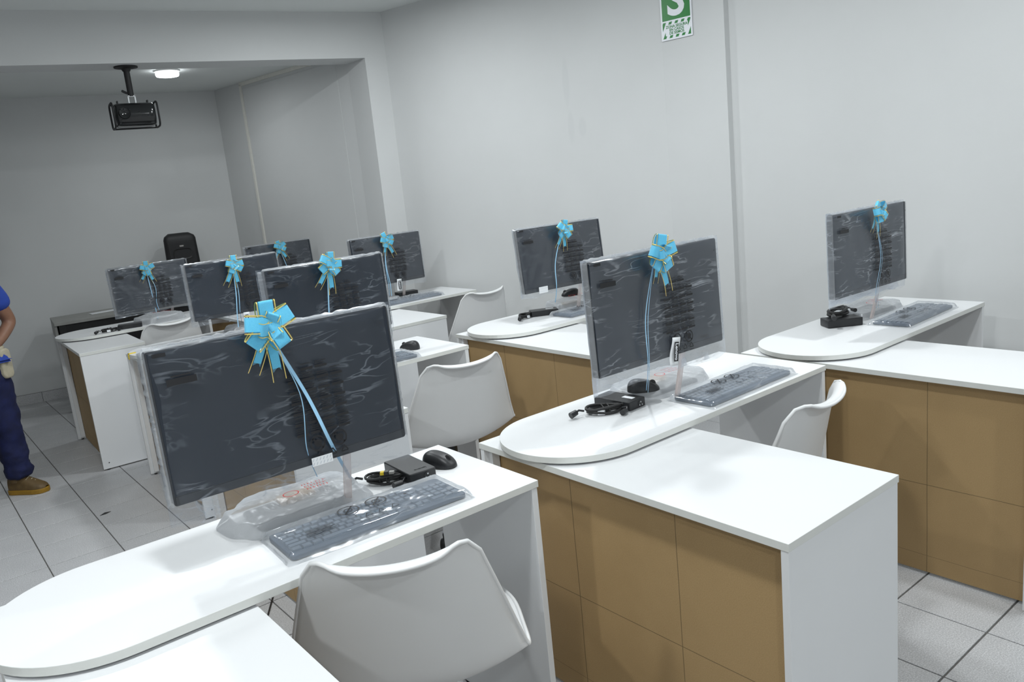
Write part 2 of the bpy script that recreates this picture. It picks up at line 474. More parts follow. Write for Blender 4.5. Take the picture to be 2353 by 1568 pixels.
# ------------------------------------------------------------------ ceiling lamps
def ceiling_lamp(x, y, z, label, watts, r=0.085):
    t = thing('ceiling_light', label, 'lamp', (x, y, z), 0, 'round ceiling lights')
    mb = MB(); mb.lathe([(r + .006, 0), (r + .006, -.010), (r, -.012), (r - .004, -.010), (r - .004, 0)], 40)
    mb.build('lamp_ring', 'lamp_ring', t, smooth=True)
    mb = MB(); mb.lathe([(r - .004, -.005), (r - .001, -.030), (r * .93, -.042), (r * .7, -.046), (0.0005, -.047)], 40)
    mb.build('diffuser', 'lamp_diffuser', t, smooth=True)
    ld = bpy.data.lights.new('lamp_light', 'AREA'); ld.shape = 'DISK'; ld.size = r * 2; ld.energy = watts; ld.color = LAMP_COL
    lo = bpy.data.objects.new('lamp_light', ld); COL.objects.link(lo); lo.parent = t; lo.location = (0, 0, -.050)
    return t
ceiling_lamp(2.02, 6.47, ALC_Z, 'lit round ceiling light behind the black projector under the alcove ceiling', 5.5)
for k, (x, y) in enumerate(LAMPS):
    ceiling_lamp(x, y, CEIL_Z, 'unseen lit round ceiling light on the main room ceiling', LAMP_W)

# ------------------------------------------------------------------ workstation desks
ZM, ZP = 0.74, 0.765
def desk(label, x0, y0, y1, depth, xe, tagged=False, yaw=0.0):
    t = thing('corner_desk', label, 'desk', (x0, y0, 0), math.radians(yaw), 'white corner desks with rounded returns')
    ly = y1 - y0; le = xe - x0
    mb = MB(); mb.prism([(0, 0), (depth, 0), (depth, ly), (0, ly)], ZM - .019, ZM, 0, 1)
    mb.build('desk_top', ['laminate_top', 'edge_band'], t, bevel=.0012)
    r = .226; cy = ly + .008 - r
    pts = [(le, cy - r), (le, cy + r)]
    for k in range(33):
        a = PI / 2 + PI * k / 32
        pts.append((-.026 + r + r * math.cos(a), cy + r * math.sin(a)))
    mb = MB(); mb.prism(pts, ZP - .0185, ZP, 0, 1)
    mb.build('return_top', ['laminate_top', 'edge_band'], t, bevel=.0012)
    mb = MB(); mb.prism([(.10, cy - .12), (depth - .04, cy - .12), (depth - .04, cy + .12), (.10, cy + .12)], ZM, ZP - .0185)
    mb.build('spacer', 'black_paint', t)
    for (a, b, nm) in ((0.002, 0.020, 'side_panel'), (ly - .020, ly - .002, 'side_panel')):
        mb = MB(); mb.box(.002, depth - .003, a, b, .008, ZM - .0195)
        mb.build(nm, 'laminate_panel', t, bevel=.0008)
        for (fx) in (.03, depth - .05):
            mb = MB(); mb.lathe([(.009, 0.0), (.009, .008)], 10, c=(fx, (a + b) / 2, 0))
            mb.build('foot', 'black_rubber', t)
        mb = MB(); mb.lathe([(.0035, 0), (.0035, .0015)], 10, axis='y', c=(.038, a - .0012 if a < .1 else b, .045))
        mb.build('screw', 'black_plastic', t)
    mb = MB(); mb.box(.050, .056, .0205, ly - .0205, .012, ZM - .0195)
    mb.build('modesty_panel', 'mdf_board', t)
    mb = MB(); mb.box(.020, .046, ly - .036, ly - .0202, .02, ZM - .0197)
    mb.build('batten', 'laminate_panel', t)
    mb = MB(); mb.box(le - .022, le - .004, cy - r + .002, cy + r - .003, .008, ZP - .0187)
    mb.build('return_leg', 'laminate_panel', t, bevel=.0008)
    for yy in (cy - r + .03, cy + r - .03):
        mb = MB(); mb.lathe([(.009, 0.0), (.009, .008)], 10, c=(le - .013, yy, 0))
        mb.build('foot', 'black_rubber', t)
    mb = MB(); mb.box(depth + .02, le - .023, cy + r - .022, cy + r - .004, ZP - .075, ZP - .0187)
    mb.build('rail', 'laminate_panel', t)
    if tagged:
        mb = MB(); mb.box(-.030, -.0265, ly - .20, ly - .185, ZP - .03, ZP + .004)
        mb.box(-.0300, .012, ly - .20, ly - .185, ZP + .0005, ZP + .004)
        mb.build('tape_tag', 'yellow_plastic', t)['label'] = 'yellow tape tag'
    return t
ST = {
 'F1': dict(x0=.035, y0=.80, y1=1.925, dp=.42, xe=1.190),
 'R1': dict(x0=1.315, y0=.855, y1=1.905, dp=.463, xe=2.508),
 'R2': dict(x0=2.610, y0=.845, y1=1.885, dp=.455, xe=3.79),
 'A': dict(x0=.945, y0=2.44, y1=3.465, dp=.45, xe=2.092),
 'R3': dict(x0=2.290, y0=2.37, y1=3.415, dp=.478, xe=3.40),
 'B': dict(x0=1.03, y0=3.93, y1=4.93, dp=.45, xe=2.12),
 'L3': dict(x0=2.165, y0=3.975, y1=4.965, dp=.452, xe=3.25),
 'L1': dict(x0=.850, y0=5.27, y1=6.22, dp=.37, xe=1.78),
 'D': dict(x0=1.865, y0=5.30, y1=6.28, dp=.40, xe=2.90),
}
DL = {
 'F1': 'white corner desk holding the power brick with the yellow-tipped plug',
 'R1': 'white corner desk with a brown board front, holding the mouse on a bagged stand',
 'R2': 'white corner desk standing against the bare grey wall past the sign pillar',
 'A': 'white corner desk right behind the desk with the yellow-tipped plug',
 'R3': 'white corner desk in front of the smudged grey wall beside the sign pillar',
 'B': 'white corner desk with a yellow tape tag on its rounded end',
 'L3': 'white corner desk whose return touches the grey wall by the column',
 'L1': 'white corner desk between the standing person and the black table',
 'D': 'white corner desk below the white trunking of the alcove wall',
}
for k, s in ST.items():
    desk(DL[k], s['x0'], s['y0'], s['y1'], s['dp'], s['xe'], k == 'B', -2.0 if k == 'L1' else 0.0)

# ------------------------------------------------------------------ chairs
def catmull(P, t):
    n = len(P) - 1; x = t * n; i = min(int(x), n - 1); u = x - i
    p0 = P[max(i - 1, 0)]; p1 = P[i]; p2 = P[i + 1]; p3 = P[min(i + 2, n)]
    return [0.5 * ((2 * b) + (-a + c) * u + (2 * a - 5 * b + 4 * c - d) * u * u + (-a + 3 * b - 3 * c + d) * u ** 3) for a, b, c, d in zip(p0, p1, p2, p3)]
#        y      z     hw    lift   fwd
SH = [(.225, .425, .185, .000, .000), (.205, .448, .214, .012, .000), (.06, .436, .258, .050, .000), (-.07, .416, .270, .066, .002),
      (-.150, .420, .272, .058, .022), (-.196, .462, .264, .030, .058), (-.222, .540, .246, .010, .068), (-.244, .635, .220, .006, .058),
      (-.264, .725, .192, .010, .046), (-.280, .782, .172, .018, .038), (-.302, .798, .160, .022, .034), (-.313, .792, .157, .022, .034)]
def shell_pt(u, v):
    s = 2 * u - 1; a = abs(s)
    corner = max(0.0, (a - .48) / .52)
    vv = v * (1 - .23 * corner ** 2.3)
    front = max(0.0, (a - .70) / .30)
    vv = vv + (1 - vv) * .05 * front ** 2.5 * (1 - v)
    y, z, hw, lift, fwd = catmull(SH, vv)
    return (s * hw, y + fwd * a ** 2.3, z + lift * a ** 2.0)
mb = MB(); mb.grid(shell_pt, 28, 40)
shell_me = mb.mesh('seat_shell', ['chair_white'], smooth=True, angle=60)
mb = MB()
path = [shell_pt(0, k / 40) for k in range(41)] + [shell_pt(k / 28, 1) for k in range(1, 29)] + [shell_pt(1, 1 - k / 40) for k in range(1, 41)] + [shell_pt(1 - k / 28, 0) for k in range(1, 28)]
path.append(path[0])
mb.tube(path, .0052, 8)
rim_me = mb.mesh('rim', ['chair_white'], smooth=True, angle=70)
mb = MB(); mb.box(-.09, .09, -.10, .10, .400, .424); mb.lathe([(.035, .33), (.035, .40)], 16)
mount_me = mb.mesh('seat_mount', ['black_plastic'])
mb = MB(); mb.tube([(.05, .02, .392), (.16, .03, .388), (.21, .03, .385)], .005, 8); mb.tube([(.20, .03, .386), (.255, .032, .383)], .010, 8)
lever_me = mb.mesh('lever', ['black_plastic'], smooth=True)
mb = MB(); mb.lathe([(.025, .10), (.025, .25), (.014, .25), (.014, .35)], 18)
col_me = mb.mesh('gas_column', ['chrome'], smooth=True)
mb = MB(); mb.lathe([(.04, .075), (.045, .085), (.045, .115), (.03, .125)], 18)
hub_me = mb.mesh('hub', ['chrome'], smooth=True)
mb = MB(); mb.tube([(.03, 0, .10), (.15, 0, .092), (.265, 0, .072)], [.020, .016, .011], 8)
leg_me = mb.mesh('leg', ['chrome'], smooth=True)
mb = MB(); mb.lathe([(.024, -.018), (.026, -.012), (.026, .012), (.024, .018)], 16, axis='y', c=(.262, 0, .026)); mb.box(.255, .270, -.006, .006, .03, .075)
caster_me = mb.mesh('caster', ['black_plastic'], smooth=True)
def chair(label, x, y, az):
    # x,y: centre of the top edge of the back, az: direction it faces in degrees
    rz = math.radians(az - 90)
    ox, oy = 0, -.272
    loc = (x - (ox * math.cos(rz) - oy * math.sin(rz)), y - (ox * math.sin(rz) + oy * math.cos(rz)), 0)
    t = thing('swivel_chair', label, 'chair', loc, rz, 'white moulded plastic swivel chairs')
    o = link('seat_shell', shell_me, t)
    so = o.modifiers.new('thick', 'SOLIDIFY'); so.thickness = .007; so.offset = 0
    link('rim', rim_me, o)
    link('seat_mount', mount_me, t); link('lever', lever_me, t); link('gas_column', col_me, t); link('hub', hub_me, t)
    for k in range(5):
        l = link('leg', leg_me, t); l.rotation_euler = (0, 0, 2 * PI * k / 5 + .3)
        link('caster', caster_me, l)
    return t
chair('white plastic chair at the desk with the yellow-tipped plug', .680, 1.340, 58)
chair('white plastic chair tucked beside the desk with the mouse on a bagged stand', 2.065, 1.215, 100)
chair('white plastic chair with a black lever showing, in front of the brown board', 1.785, 2.617, 80)
chair('white plastic chair before the grey wall near the column', 3.06, 4.147, 93)
chair('white plastic chair at the desk between the standing person and the black table', 1.455, 5.46, 97)

# ------------------------------------------------------------------ all-in-one computers in plastic bags
WM, HM = .545, .325
def circle_strip(mb, cx, cz, r, wd, y, n=22, sq=1.0):
    vs = []
    for k in range(n):
        a = 2 * PI * k / n
        vs += [(cx + (r - wd) * math.cos(a), y, cz + sq * (r - wd) * math.sin(a)), (cx + r * math.cos(a), y, cz + sq * r * math.sin(a))]
    mb.add(vs, [(2 * k, 2 * k + 1, (2 * k + 3) % (2 * n), (2 * k + 2) % (2 * n)) for k in range(n)])
def rect(mb, x0, x1, z0, z1, y):
    mb.add([(x0, y, z0), (x1, y, z0), (x1, y, z1), (x0, y, z1)], [(0, 1, 2, 3)])
def print_mesh():
    rnd = random.Random(4); mb = MB(); y = -.0265
    for i in range(4):
        for j in range(7):
            x = .000 + i * .0335; z = .058 - j * .0245
            if j == 0 and i in (0, 3): continue
            rect(mb, x, x + .0285, z, z + .0062, y)
            for q in range(3):
                if rnd.random() < .85:
                    rect(mb, x + .001, x + .0275 * rnd.uniform(.8, 1), z + .0088 + q * .0045, z + .0108 + q * .0045, y)
    for cx in (.045, .098):
        circle_strip(mb, cx, -.1125, .0185, .0038, y)
        mb.add([(cx - .013, y, -.101), (cx - .0095, y, -.0985), (cx + .013, y, -.124), (cx + .0095, y, -.1265)], [(0, 1, 2, 3)])
        vs = [(cx + .0090 * math.cos(a) * (1 + .25 * math.sin(3 * a)), y - .0002, -.1125 + .0090 * math.sin(a)) for a in [2 * PI * k / 10 for k in range(10)]]
        mb.add(vs, [tuple(range(10))])
    for q, cx in enumerate((.048, .077, .106)):
        for k in range(3):
            a = PI / 2 + 2 * PI * k / 3; b = a + 2 * PI / 3
            p = Vector((cx + .0095 * math.cos(a), y, -.142 + .0095 * math.sin(a))); r = Vector((cx + .0095 * math.cos(b), y, -.142 + .0095 * math.sin(b)))
            n = (r - p).normalized().cross(Vector((0, 1, 0))) * .0013
            mb.add([p - n, r - n, r + n, p + n], [(0, 1, 2, 3)])
        rect(mb, cx - .008, cx + .008, -.1555, -.1535, y)
    rect(mb, -.245, -.185, .088, .102, y); rect(mb, -.235, -.195, .105, .108, y)
    rect(mb, -.262, -.236, .150, .158, y)
    vs = [(.243 + .0022 * math.cos(a), y, .128 + .0022 * math.sin(a)) for a in [2 * PI * k / 10 for k in range(10)]]
    mb.add(vs, [tuple(range(10))])
    return mb.mesh('bag_print', ['print_black'])
print_me = print_mesh()
mb = MB(); mb.prism(rrect(WM, HM, .006, 3), -.011, .012)
for i, p in enumerate(mb.v): mb.v[i] = (p[0], p[2], p[1])
body_me = mb.mesh('screen_body', ['screen_body'])
mb = MB(); mb.box(-WM / 2 + .004, WM / 2 - .004, -.0122, -.0112, -HM / 2 + .021, HM / 2 - .004)
glass_me = mb.mesh('screen_glass', ['screen_glass'])
mb = MB(); mb.box(-WM / 2 + .004, WM / 2 - .004, -.0126, -.0112, -HM / 2 + .003, -HM / 2 + .019)
chin_me = mb.mesh('chin', ['screen_body'])
def bag_mesh(seed, skirt, ml=.016, mr=.016, film='film_clear'):
    mb = MB(); rnd = random.Random(seed); ox = rnd.uniform(0, 50)
    x0 = -WM / 2 - ml; x1 = WM / 2 + mr; z0 = -HM / 2 - skirt; z1 = HM / 2 + .007
    diag = rnd.uniform(-.8, .8)
    def sheet(sign):
        def fn(u, v):
            x = x0 + (x1 - x0) * u; z = z0 + (z1 - z0) * v
            a = 2 * u - 1
            prof = (1 - abs(a) ** 14) * (1 - max(0.0, (v - .985) / .015) ** 2 * .85)
            r = noise.ridged_multi_fractal(Vector((x * 9 + z * 6 * diag + ox, z * 5 - x * 2, seed * 3.1 + sign)), 1.0, 2.1, 3, 1.0, 2.0)
            d = .0165 + .0035 * min(r, 2.2) * .7 + .002 * nz(x * 14, z * 14, ox)
            below = max(0.0, (-HM / 2 - z) / max(skirt, .001))
            d = d * (1 - .45 * below) + .006 * below * nz(x * 20 + ox, z * 25, 2.0)
            ez = z
            if v < .03: ez = z + .014 * nz(x * 11 + ox, 3.3, seed) - .02 * skirt * a
            ex = x + .004 * nz(z * 12 + ox, seed, a) * (abs(a) ** 6)
            zt = ez + .004 * nz(x * 22 + ox, seed, 1.0) * max(0.0, (v - .9) / .1)
            return (ex, sign * d * prof, zt)
        return fn
    mb.grid(sheet(-1), 64, 42, 0)
    mb.grid(sheet(1), 40, 26, 0)
    # folded margin at the sides and on top
    def edge(mb, pts, dx, dz, wob):
        vs = []
        for i, p in enumerate(pts):
            q = wob * nz(i * .9 + ox, seed, 5.0)
            vs += [(p[0], -.014, p[1]), (p[0] + dx + (q if dx else 0), -.002 + q, p[1] + dz + (q if dz else 0)), (p[0], .014, p[1])]
        fs = []
        for i in range(len(pts) - 1):
            fs += [(3 * i, 3 * i + 1, 3 * i + 4, 3 * i + 3), (3 * i + 1, 3 * i + 2, 3 * i + 5, 3 * i + 4)]
        mb.add(vs, fs, 1)
    n = 40
    edge(mb, [(-WM / 2 - .001, -HM / 2 + HM * i / n) for i in range(n + 1)], -ml * .8, 0, .004)
    edge(mb, [(WM / 2 + .001, -HM / 2 + HM * i / n) for i in range(n + 1)], mr * .8, 0, .004)
    edge(mb, [(-WM / 2 + WM * i / n, HM / 2 + .001) for i in range(n + 1)], 0, .008, .0045)
    return mb.mesh('plastic_bag', [film, 'film_fold'], smooth=True, angle=75)
mb = MB()
mb.prism([(-.024, .012), (.024, .012), (.024, .040), (-.024, .040)], -.32, -.03)
neck_src = mb
COMP = {  # station: x, y, z of panel centre, yaw, tilt (degrees), skirt, side margins
 'F1': (.656, 1.679, 1.085, -2, 2, .05, .013, .012),
 'R1': (1.774, 1.567, 1.105, -1.4, 2, .05, .014, .024),
 'R2': (3.114, 1.619, 1.090, -1.7, 1, .03, .024, .008),
 'R3': (2.804, 3.112, 1.085, -4.5, 5, .02, .016, .010),
 'A': (1.500, 3.167, 1.076, 0, 3, .03, .030, .014),
 'B': (1.648, 4.715, 1.040, 0, 3, .03, .020, .014),
 'L3': (2.722, 4.780, 1.045, 1, 2, .03, .012, .016),
 'L1': (1.545, 6.150, 0.992, 5, 3, .02, .018, .014),
 'D': (2.530, 6.130, 1.016, 3, 3, .02, .016, .010),
}
CL = {
 'F1': 'bagged black desktop screen with the widest blue bow, above the yellow-tipped plug',
 'R1': 'bagged black desktop screen with a white tag, above the mouse on a bagged stand',
 'R2': 'bagged black desktop screen standing before the bare wall past the sign pillar',
 'R3': 'bagged black desktop screen before the smudged grey wall',
 'A': 'bagged black desktop screen on the desk behind the yellow-tipped plug',
 'B': 'bagged black desktop screen on the desk with the yellow tape tag',
 'L3': 'bagged black desktop screen next to the grey column, with a white tag below',
 'L1': 'bagged black desktop screen between the person and the black loudspeaker',
 'D': 'bagged black desktop screen in front of the white trunking',
}
def seat(x, y, z, yaw, tilt):
    return Matrix.Translation((x, y, z)) @ Matrix.Rotation(math.radians(yaw), 4, 'Z') @ Matrix.Rotation(-math.radians(tilt), 4, 'X')
def bagged_base(mb_seed, w, d, h, parent, mat_print=True):
    rnd = random.Random(mb_seed); ox = rnd.uniform(0, 40)
    mb = MB()
    def fn(u, v):
        a = 2 * PI * u; rr = v
        sx = math.copysign(abs(math.cos(a)) ** .6, math.cos(a)); sy = math.copysign(abs(math.sin(a)) ** .6, math.sin(a))
        wob = 1 + .14 * nz(math.cos(a) * 2 + ox, math.sin(a) * 2, v * 1.2)
        prof = 1.0 if v > .8 else v / .8
        x = sx * w / 2 * prof * wob * (1 + .10 * max(0, v - .8) / .2); y = sy * d / 2 * prof * wob * (1 + .10 * max(0, v - .8) / .2)
        hh = h * (1 - .25 * prof ** 3) * (1 + .22 * nz(x * 14 + ox, y * 14, 1.0)) + .0035 * nz(x * 55 + ox, y * 38, 4.0) + .003 * noise.ridged_multi_fractal(Vector((x * 34 + ox, y * 20, 2.0)), 1, 2, 3, 1, 2)
        if v > .8: hh = hh * (1 - (v - .8) / .2) + .0012
        return (x, y, hh)
    mb.grid(fn, 84, 34)
    o = mb.build('stand_bag', 'film_bag', parent, smooth=True, angle=75, weld=True)
    return o
BASE = {  # station: bag centre offset (world), size
 'F1': (.700, 1.830, .33, .20, .036), 'R1': (2.005, 1.782, .35, .19, .036), 'R2': (3.42, 1.782, .36, .18, .032), 'R3': (3.02, 3.292, .30, .16, .050),
 'A': (1.60, 3.30, .30, .2, .03), 'B': (1.74, 4.80, .30, .2, .035), 'L3': (2.66, 4.84, .24, .17, .02), 'L1': (1.50, 5.93, .30, .2, .05), 'D': (2.60, 6.13, .28, .18, .03)}
for q, (k, c) in enumerate(COMP.items()):
    x, y, z, yaw, tilt, skirt, ml, mr = c
    t = thing('desktop_computer', CL[k], 'computer', (x, y, ZP), math.radians(yaw), 'bagged all-in-one computers')
    loc = Matrix.Translation((0, 0, z - ZP)) @ Matrix.Rotation(-math.radians(tilt), 4, 'X')
    b = link('screen_body', body_me, t); b.matrix_local = loc
    link('screen_glass', glass_me, b); link('chin', chin_me, b)
    bg = link('plastic_bag', bag_mesh(q + 1, skirt, ml, mr, 'film_wrinkled' if k in ('R1', 'R2', 'L1') else ('film_mid' if k in ('R3', 'L3', 'D') else 'film_clear')), b)
    bg['label'] = 'clear wrinkled plastic bag'
    link('bag_print', print_me, bg)['kind'] = 'stuff'
    # stand: offset neck and flat foot wrapped in a printed bag
    rz = Matrix.Rotation(-math.radians(yaw), 4, 'Z')
    bx, by, bw, bd, bh = BASE[k]
    off = rz @ Vector((bx - x, by - y, 0))
    mbn = MB()
    nxx = .135
    mbn.add([(nxx - .010, .014, z - ZP - .12), (nxx + .010, .014, z - ZP - .12), (nxx + .010, .022, z - ZP - .12), (nxx - .010, .022, z - ZP - .12),
             (nxx - .010, .060, .010), (nxx + .010, .060, .010), (nxx + .010, .070, .010), (nxx - .010, .070, .010)],
            [(0, 1, 5, 4), (1, 2, 6, 5), (2, 3, 7, 6), (3, 0, 4, 7), (0, 3, 2, 1), (4, 5, 6, 7)])
    mbn.build('stand_neck', 'film_pink', t, bevel=.003)['label'] = 'stand neck in pale pinkish wrap'
    mbf = MB(); mbf.prism(rrect(bw * .72, bd * .74, .02, 4, off.x, off.y), 0.0006, .008)
    mbf.build('stand_foot', 'foot_grey', t, bevel=.002)
    sb = bagged_base(q + 20, bw, bd, bh, t)
    sb.location = (off.x, off.y, 0.001); sb.rotation_euler = (0, 0, -math.radians(yaw))
    sb['label'] = 'crumpled plastic bag with red print'
    mp = MB(); rnd = random.Random(q + 7)
    def lay(px_, py_):
        return bh * 1.12 + .010 - .25 * bh * ((2 * px_ / bw) ** 2 + (2 * py_ / bd) ** 2)
    n = 18; cx, cy, rr = -.02, -.02, .017
    vs = []
    for i in range(n):
        a = 2 * PI * i / n
        for r_ in (rr - .0025, rr):
            px_, py_ = cx + r_ * math.cos(a) * 1.2, cy + r_ * math.sin(a); vs.append((px_, py_, lay(px_, py_)))
    mp.add(vs, [(2 * i, 2 * i + 1, (2 * i + 3) % (2 * n), (2 * i + 2) % (2 * n)) for i in range(n)])
    for row in range(3):
        xx = .02
        for ch in range(7):
            wd = rnd.uniform(.004, .009)
            yy = -.03 + row * .017
            mp.add([(xx, yy, lay(xx, yy)), (xx + .0018, yy, lay(xx, yy)), (xx + .0035, yy + .011, lay(xx, yy + .011)), (xx + .0017, yy + .011, lay(xx, yy + .011))], [(0, 1, 2, 3)])
            if ch % 2 == 0: mp.add([(xx, yy + .004, lay(xx, yy)), (xx + wd, yy + .004, lay(xx, yy)), (xx + wd, yy + .006, lay(xx, yy)), (xx, yy + .006, lay(xx, yy))], [(0, 1, 2, 3)])
            xx += wd + .003
    mp.build('warning_print', 'print_red', sb)['kind'] = 'stuff'
    if k in ('F1', 'R1', 'R3'):
        mo = MB(); mo.box(-.06, .03, .02, .07, .006, .022)
        cb = mo.build('foam_block', 'cardboard', t, bevel=.004); cb.location = (off.x + .03, off.y, 0)

# white tags and tapes on the bags
def brand_tag(parent_lbl, px, y, w_, h_, roll, st):
    p = at_y(px, y)
    t = thing('brand_tag', parent_lbl, 'tag', p, 0, 'white brand tags')
    mb = MB()
    def fn(u, v): return ((u - .5) * w_, .004 * math.sin(v * 5) , (v - .5) * h_)
    mb.grid(fn, 2, 10)
    o = mb.build('tag_sheet', 'paper_white', t, smooth=True)
    so = o.modifiers.new('t', 'SOLIDIFY'); so.thickness = .0006
    R = Matrix.Rotation(math.radians(roll), 4, 'Y')
    o.matrix_local = R
    mb = MB(); mb.box(-w_ * .26, w_ * .26, -.0062, -.0056, -h_ * .34, h_ * .34)
    b = mb.build('black_field', 'print_black', t); b.matrix_local = R
    m = R @ Matrix.Translation((0, -.0064, 0)) @ Matrix.Rotation(math.radians(90), 4, 'Y') @ Matrix.Rotation(math.radians(90), 4, 'X')
    text_obj('lettering', 'Lenovo', h_ * .20, 'sign_white', t, m, offset=.0004)
    return t
brand_tag('white brand tag hanging on the screen above the mouse on a bagged stand', (1551, 808), 1.535, .036, .086, 8, 'R1')
brand_tag('white brand tag below the screen next to the grey column', (918, 655), 4.745, .036, .082, 2, 'L3')
brand_tag('white brand tag below the screen on the desk with the yellow tape tag', (568, 735), 4.68, .036, .092, 2, 'B')
def tape(label, px, y, w_, h_, yaw):
    t = thing('tape_strip', label, 'tape', at_y(px, y), math.radians(yaw), 'white tape strips on the bags')
    mb = MB(); mb.box(-w_ / 2, w_ / 2, -.0006, 0, -h_ / 2, h_ / 2); mb.build('strip', 'paper_white', t)
    mb = MB()
    n = max(3, int(w_ / .008))
    for r_ in (0, 1):
        for i in range(n):
            xx = -w_ / 2 + (i + .2) * w_ / n; zz = -h_ / 2 + h_ * (.12 + .45 * r_)
            mb.add([(xx, -.0009, zz), (xx + .0012, -.0009, zz), (xx + .0042, -.0009, zz + h_ * .3), (xx + .003, -.0009, zz + h_ * .3)], [(0, 1, 2, 3)])
    mb.build('slashes', 'label_grey', t)
tape('white tape with grey slashes under the screen above the yellow-tipped plug', (741, 1057), 1.644, .050, .020, -2)
tape('white tape with grey slashes under the screen before the smudged wall', (1249, 666), 3.07, .056, .032, -4)

# ------------------------------------------------------------------ gift bows
def loop_mesh(kind):
    mb = MB(); n = 16
    path, wid = [], []
    lw = .0128; ln = .050; ht = .028
    g1, g2 = MB(), MB()
    for i in range(n + 1):
        t = i / n; a = PI * t
        # teardrop: leaves the knot low, returns high
        r = ln * math.sin(a) ** .50 if 0 < t < 1 else 0.0
        h = ht * (1 - math.cos(a)) * .5
        bend = .002 * math.sin(3 * a)
        path.append(Vector((r, -h * (1.0 if kind == 0 else .7) + bend, 0)))
        k = .55 + .45 * min(1.0, r / .02)
        wid.append(Vector((0, 0, lw * k)))
    mb.strip(path, wid)
    gold = MB()
    for sgn in (-1, 1):
        gold.strip([p + wv * sgn * 1.26 for p, wv in zip(path, wid)], [wv * .085 for wv in wid])
    return mb.mesh('loop', ['ribbon_blue'], smooth=True, angle=80), gold.mesh('gold_edge', ['gold'], smooth=True, angle=80)
LOOPS = [loop_mesh(0), loop_mesh(1)]
def tail_mesh():
    mb = MB(); n = 12; L = .084; lw = .0085
    vs = []
    for i in range(n + 1):
        t = i / n; y = -.004 - .006 * math.sin(t * 3.0)
        vs += [(-lw, y, -L * t), (0, y, -L * t + (.016 if i == n else 0)), (lw, y, -L * t)]
    fs = []
    for i in range(n): fs += [(3 * i, 3 * i + 1, 3 * i + 4, 3 * i + 3), (3 * i + 1, 3 * i + 2, 3 * i + 5, 3 * i + 4)]
    mb.add(vs, fs)
    g = MB()
    for sgn in (-1, 1):
        g.strip([(sgn * (lw * 1.25 + .002 * (i / n)), -.005 - .008 * math.sin(i / n * 3.2), -(L + .018) * i / n) for i in range(n + 1)], [(.0008, 0, 0)] * (n + 1))
    return mb.mesh('tail', ['ribbon_blue'], smooth=True), g.mesh('gold_edge', ['gold'], smooth=True)
TAIL = tail_mesh()
mb = MB(); mb.lathe([(.0005, -.010), (.006, -.008), (.009, 0), (.006, .008), (.0005, .010)], 12)
KNOT = mb.mesh('knot', ['ribbon_blue'], smooth=True)
def bow(label, st, px, ends, scale, spin, tails, wide=.0018):
    y = COMP[st][1] - .032
    p = at_y(px, y)
    t = thing('gift_bow', label, 'bow', p, math.radians(COMP[st][3]), 'blue gift bows with gold edging')
    k = link('knot', KNOT, t); k.scale = (scale,) * 3; k.location = (0, -.006, 0)
    rnd = random.Random(sum(map(ord, st)))
    spec = []
    for i in range(5): spec.append((spin + i * 72 + rnd.uniform(-16, 16), rnd.uniform(4, 16), 1.0, i % 2))
    for i in range(3): spec.append((spin + 40 + i * 120 + rnd.uniform(-20, 20), rnd.uniform(38, 55), .78, (i + 1) % 2))
    spec.append((spin + 15, 78, .62, 0))
    for (a, el, s_, kind) in spec:
        lo = link('loop', LOOPS[kind][0], t)
        # local x along the direction of the loop, opening towards the viewer
        m = Matrix.Rotation(-math.radians(a), 4, 'Y') @ Matrix.Rotation(-math.radians(el), 4, 'Z') @ Matrix.Rotation(math.radians(rnd.uniform(-15, 15)), 4, 'X')
        lo.matrix_local = Matrix.Translation((0, -.004, 0)) @ m @ Matrix.Scale(s_ * scale, 4)
        link('gold_edge', LOOPS[kind][1], lo)
    for (ang, s_) in tails:
        to = link('tail', TAIL[0], t)
        to.matrix_local = Matrix.Translation((0, .004, -.008)) @ Matrix.Rotation(-math.radians(ang), 4, 'Y') @ Matrix.Scale(s_ * scale, 4)
        link('gold_edge', TAIL[1], to)
    inv = (Matrix.Translation(p) @ Matrix.Rotation(math.radians(COMP[st][3]), 4, 'Z')).inverted()
    for (e, wv, bulge, zt) in ends:
        P1 = at_y((px[0] + (e[0] - px[0]) * .80, px[1] + (e[1] - px[1]) * .80 + bulge * .2), y + .004)
        P2 = at_z(e, zt) if zt else at_y(e, y + .004)
        if P2.y > y + .20: P2 = at_y(e, y + .08)
        P0 = p + Vector((0, .004, -.01))
        mid = at_y(((px[0] * .55 + e[0] * .45) + bulge, px[1] * .55 + e[1] * .45), y + .002)
        pts = []
        for i in range(25):
            tt = i / 24
            pts.append(inv @ Vector(catmull([tuple(P0), tuple(mid), tuple(P1), tuple(P2)], tt)))
        mb = MB(); mb.strip(pts, [(wv, .0004, 0)] * 25)
        mb.build('hanging_ribbon', 'ribbon_string', t, smooth=True)
    return t
bow('widest blue gift bow, on the screen above the yellow-tipped plug', 'F1', (609, 747), [((806, 1100), .0042, 6, .80), ((729, 1096), .0012, 26, .80)], 1.16, 10, [(6, 1.0), (-24, .85)])
bow('blue gift bow on the screen above the mouse on a bagged stand', 'R1', (1506, 582), [((1485, 900), .0022, -13, .80), ((1489, 903), .0016, -9, .80)], 1.12, 20, [(22, 1.1), (-5, .7)])
bow('blue gift bow on the screen past the sign pillar', 'R2', (2010, 486), [((2014, 708), .0025, 12, .80), ((2019, 708), .0018, 13, .80)], .95, 45, [(14, 1.05), (-18, .8)])
bow('blue gift bow on the screen before the smudged wall', 'R3', (1291, 527), [((1276, 695), .0030, -8, .80)], 1.05, 0, [(6, 1.0), (-26, .9)])
bow('blue gift bow on the screen behind the yellow-tipped plug', 'A', (752, 607), [((757, 745), .0030, 0, None)], 1.1, 0, [(2, 1.1), (-34, .95)])
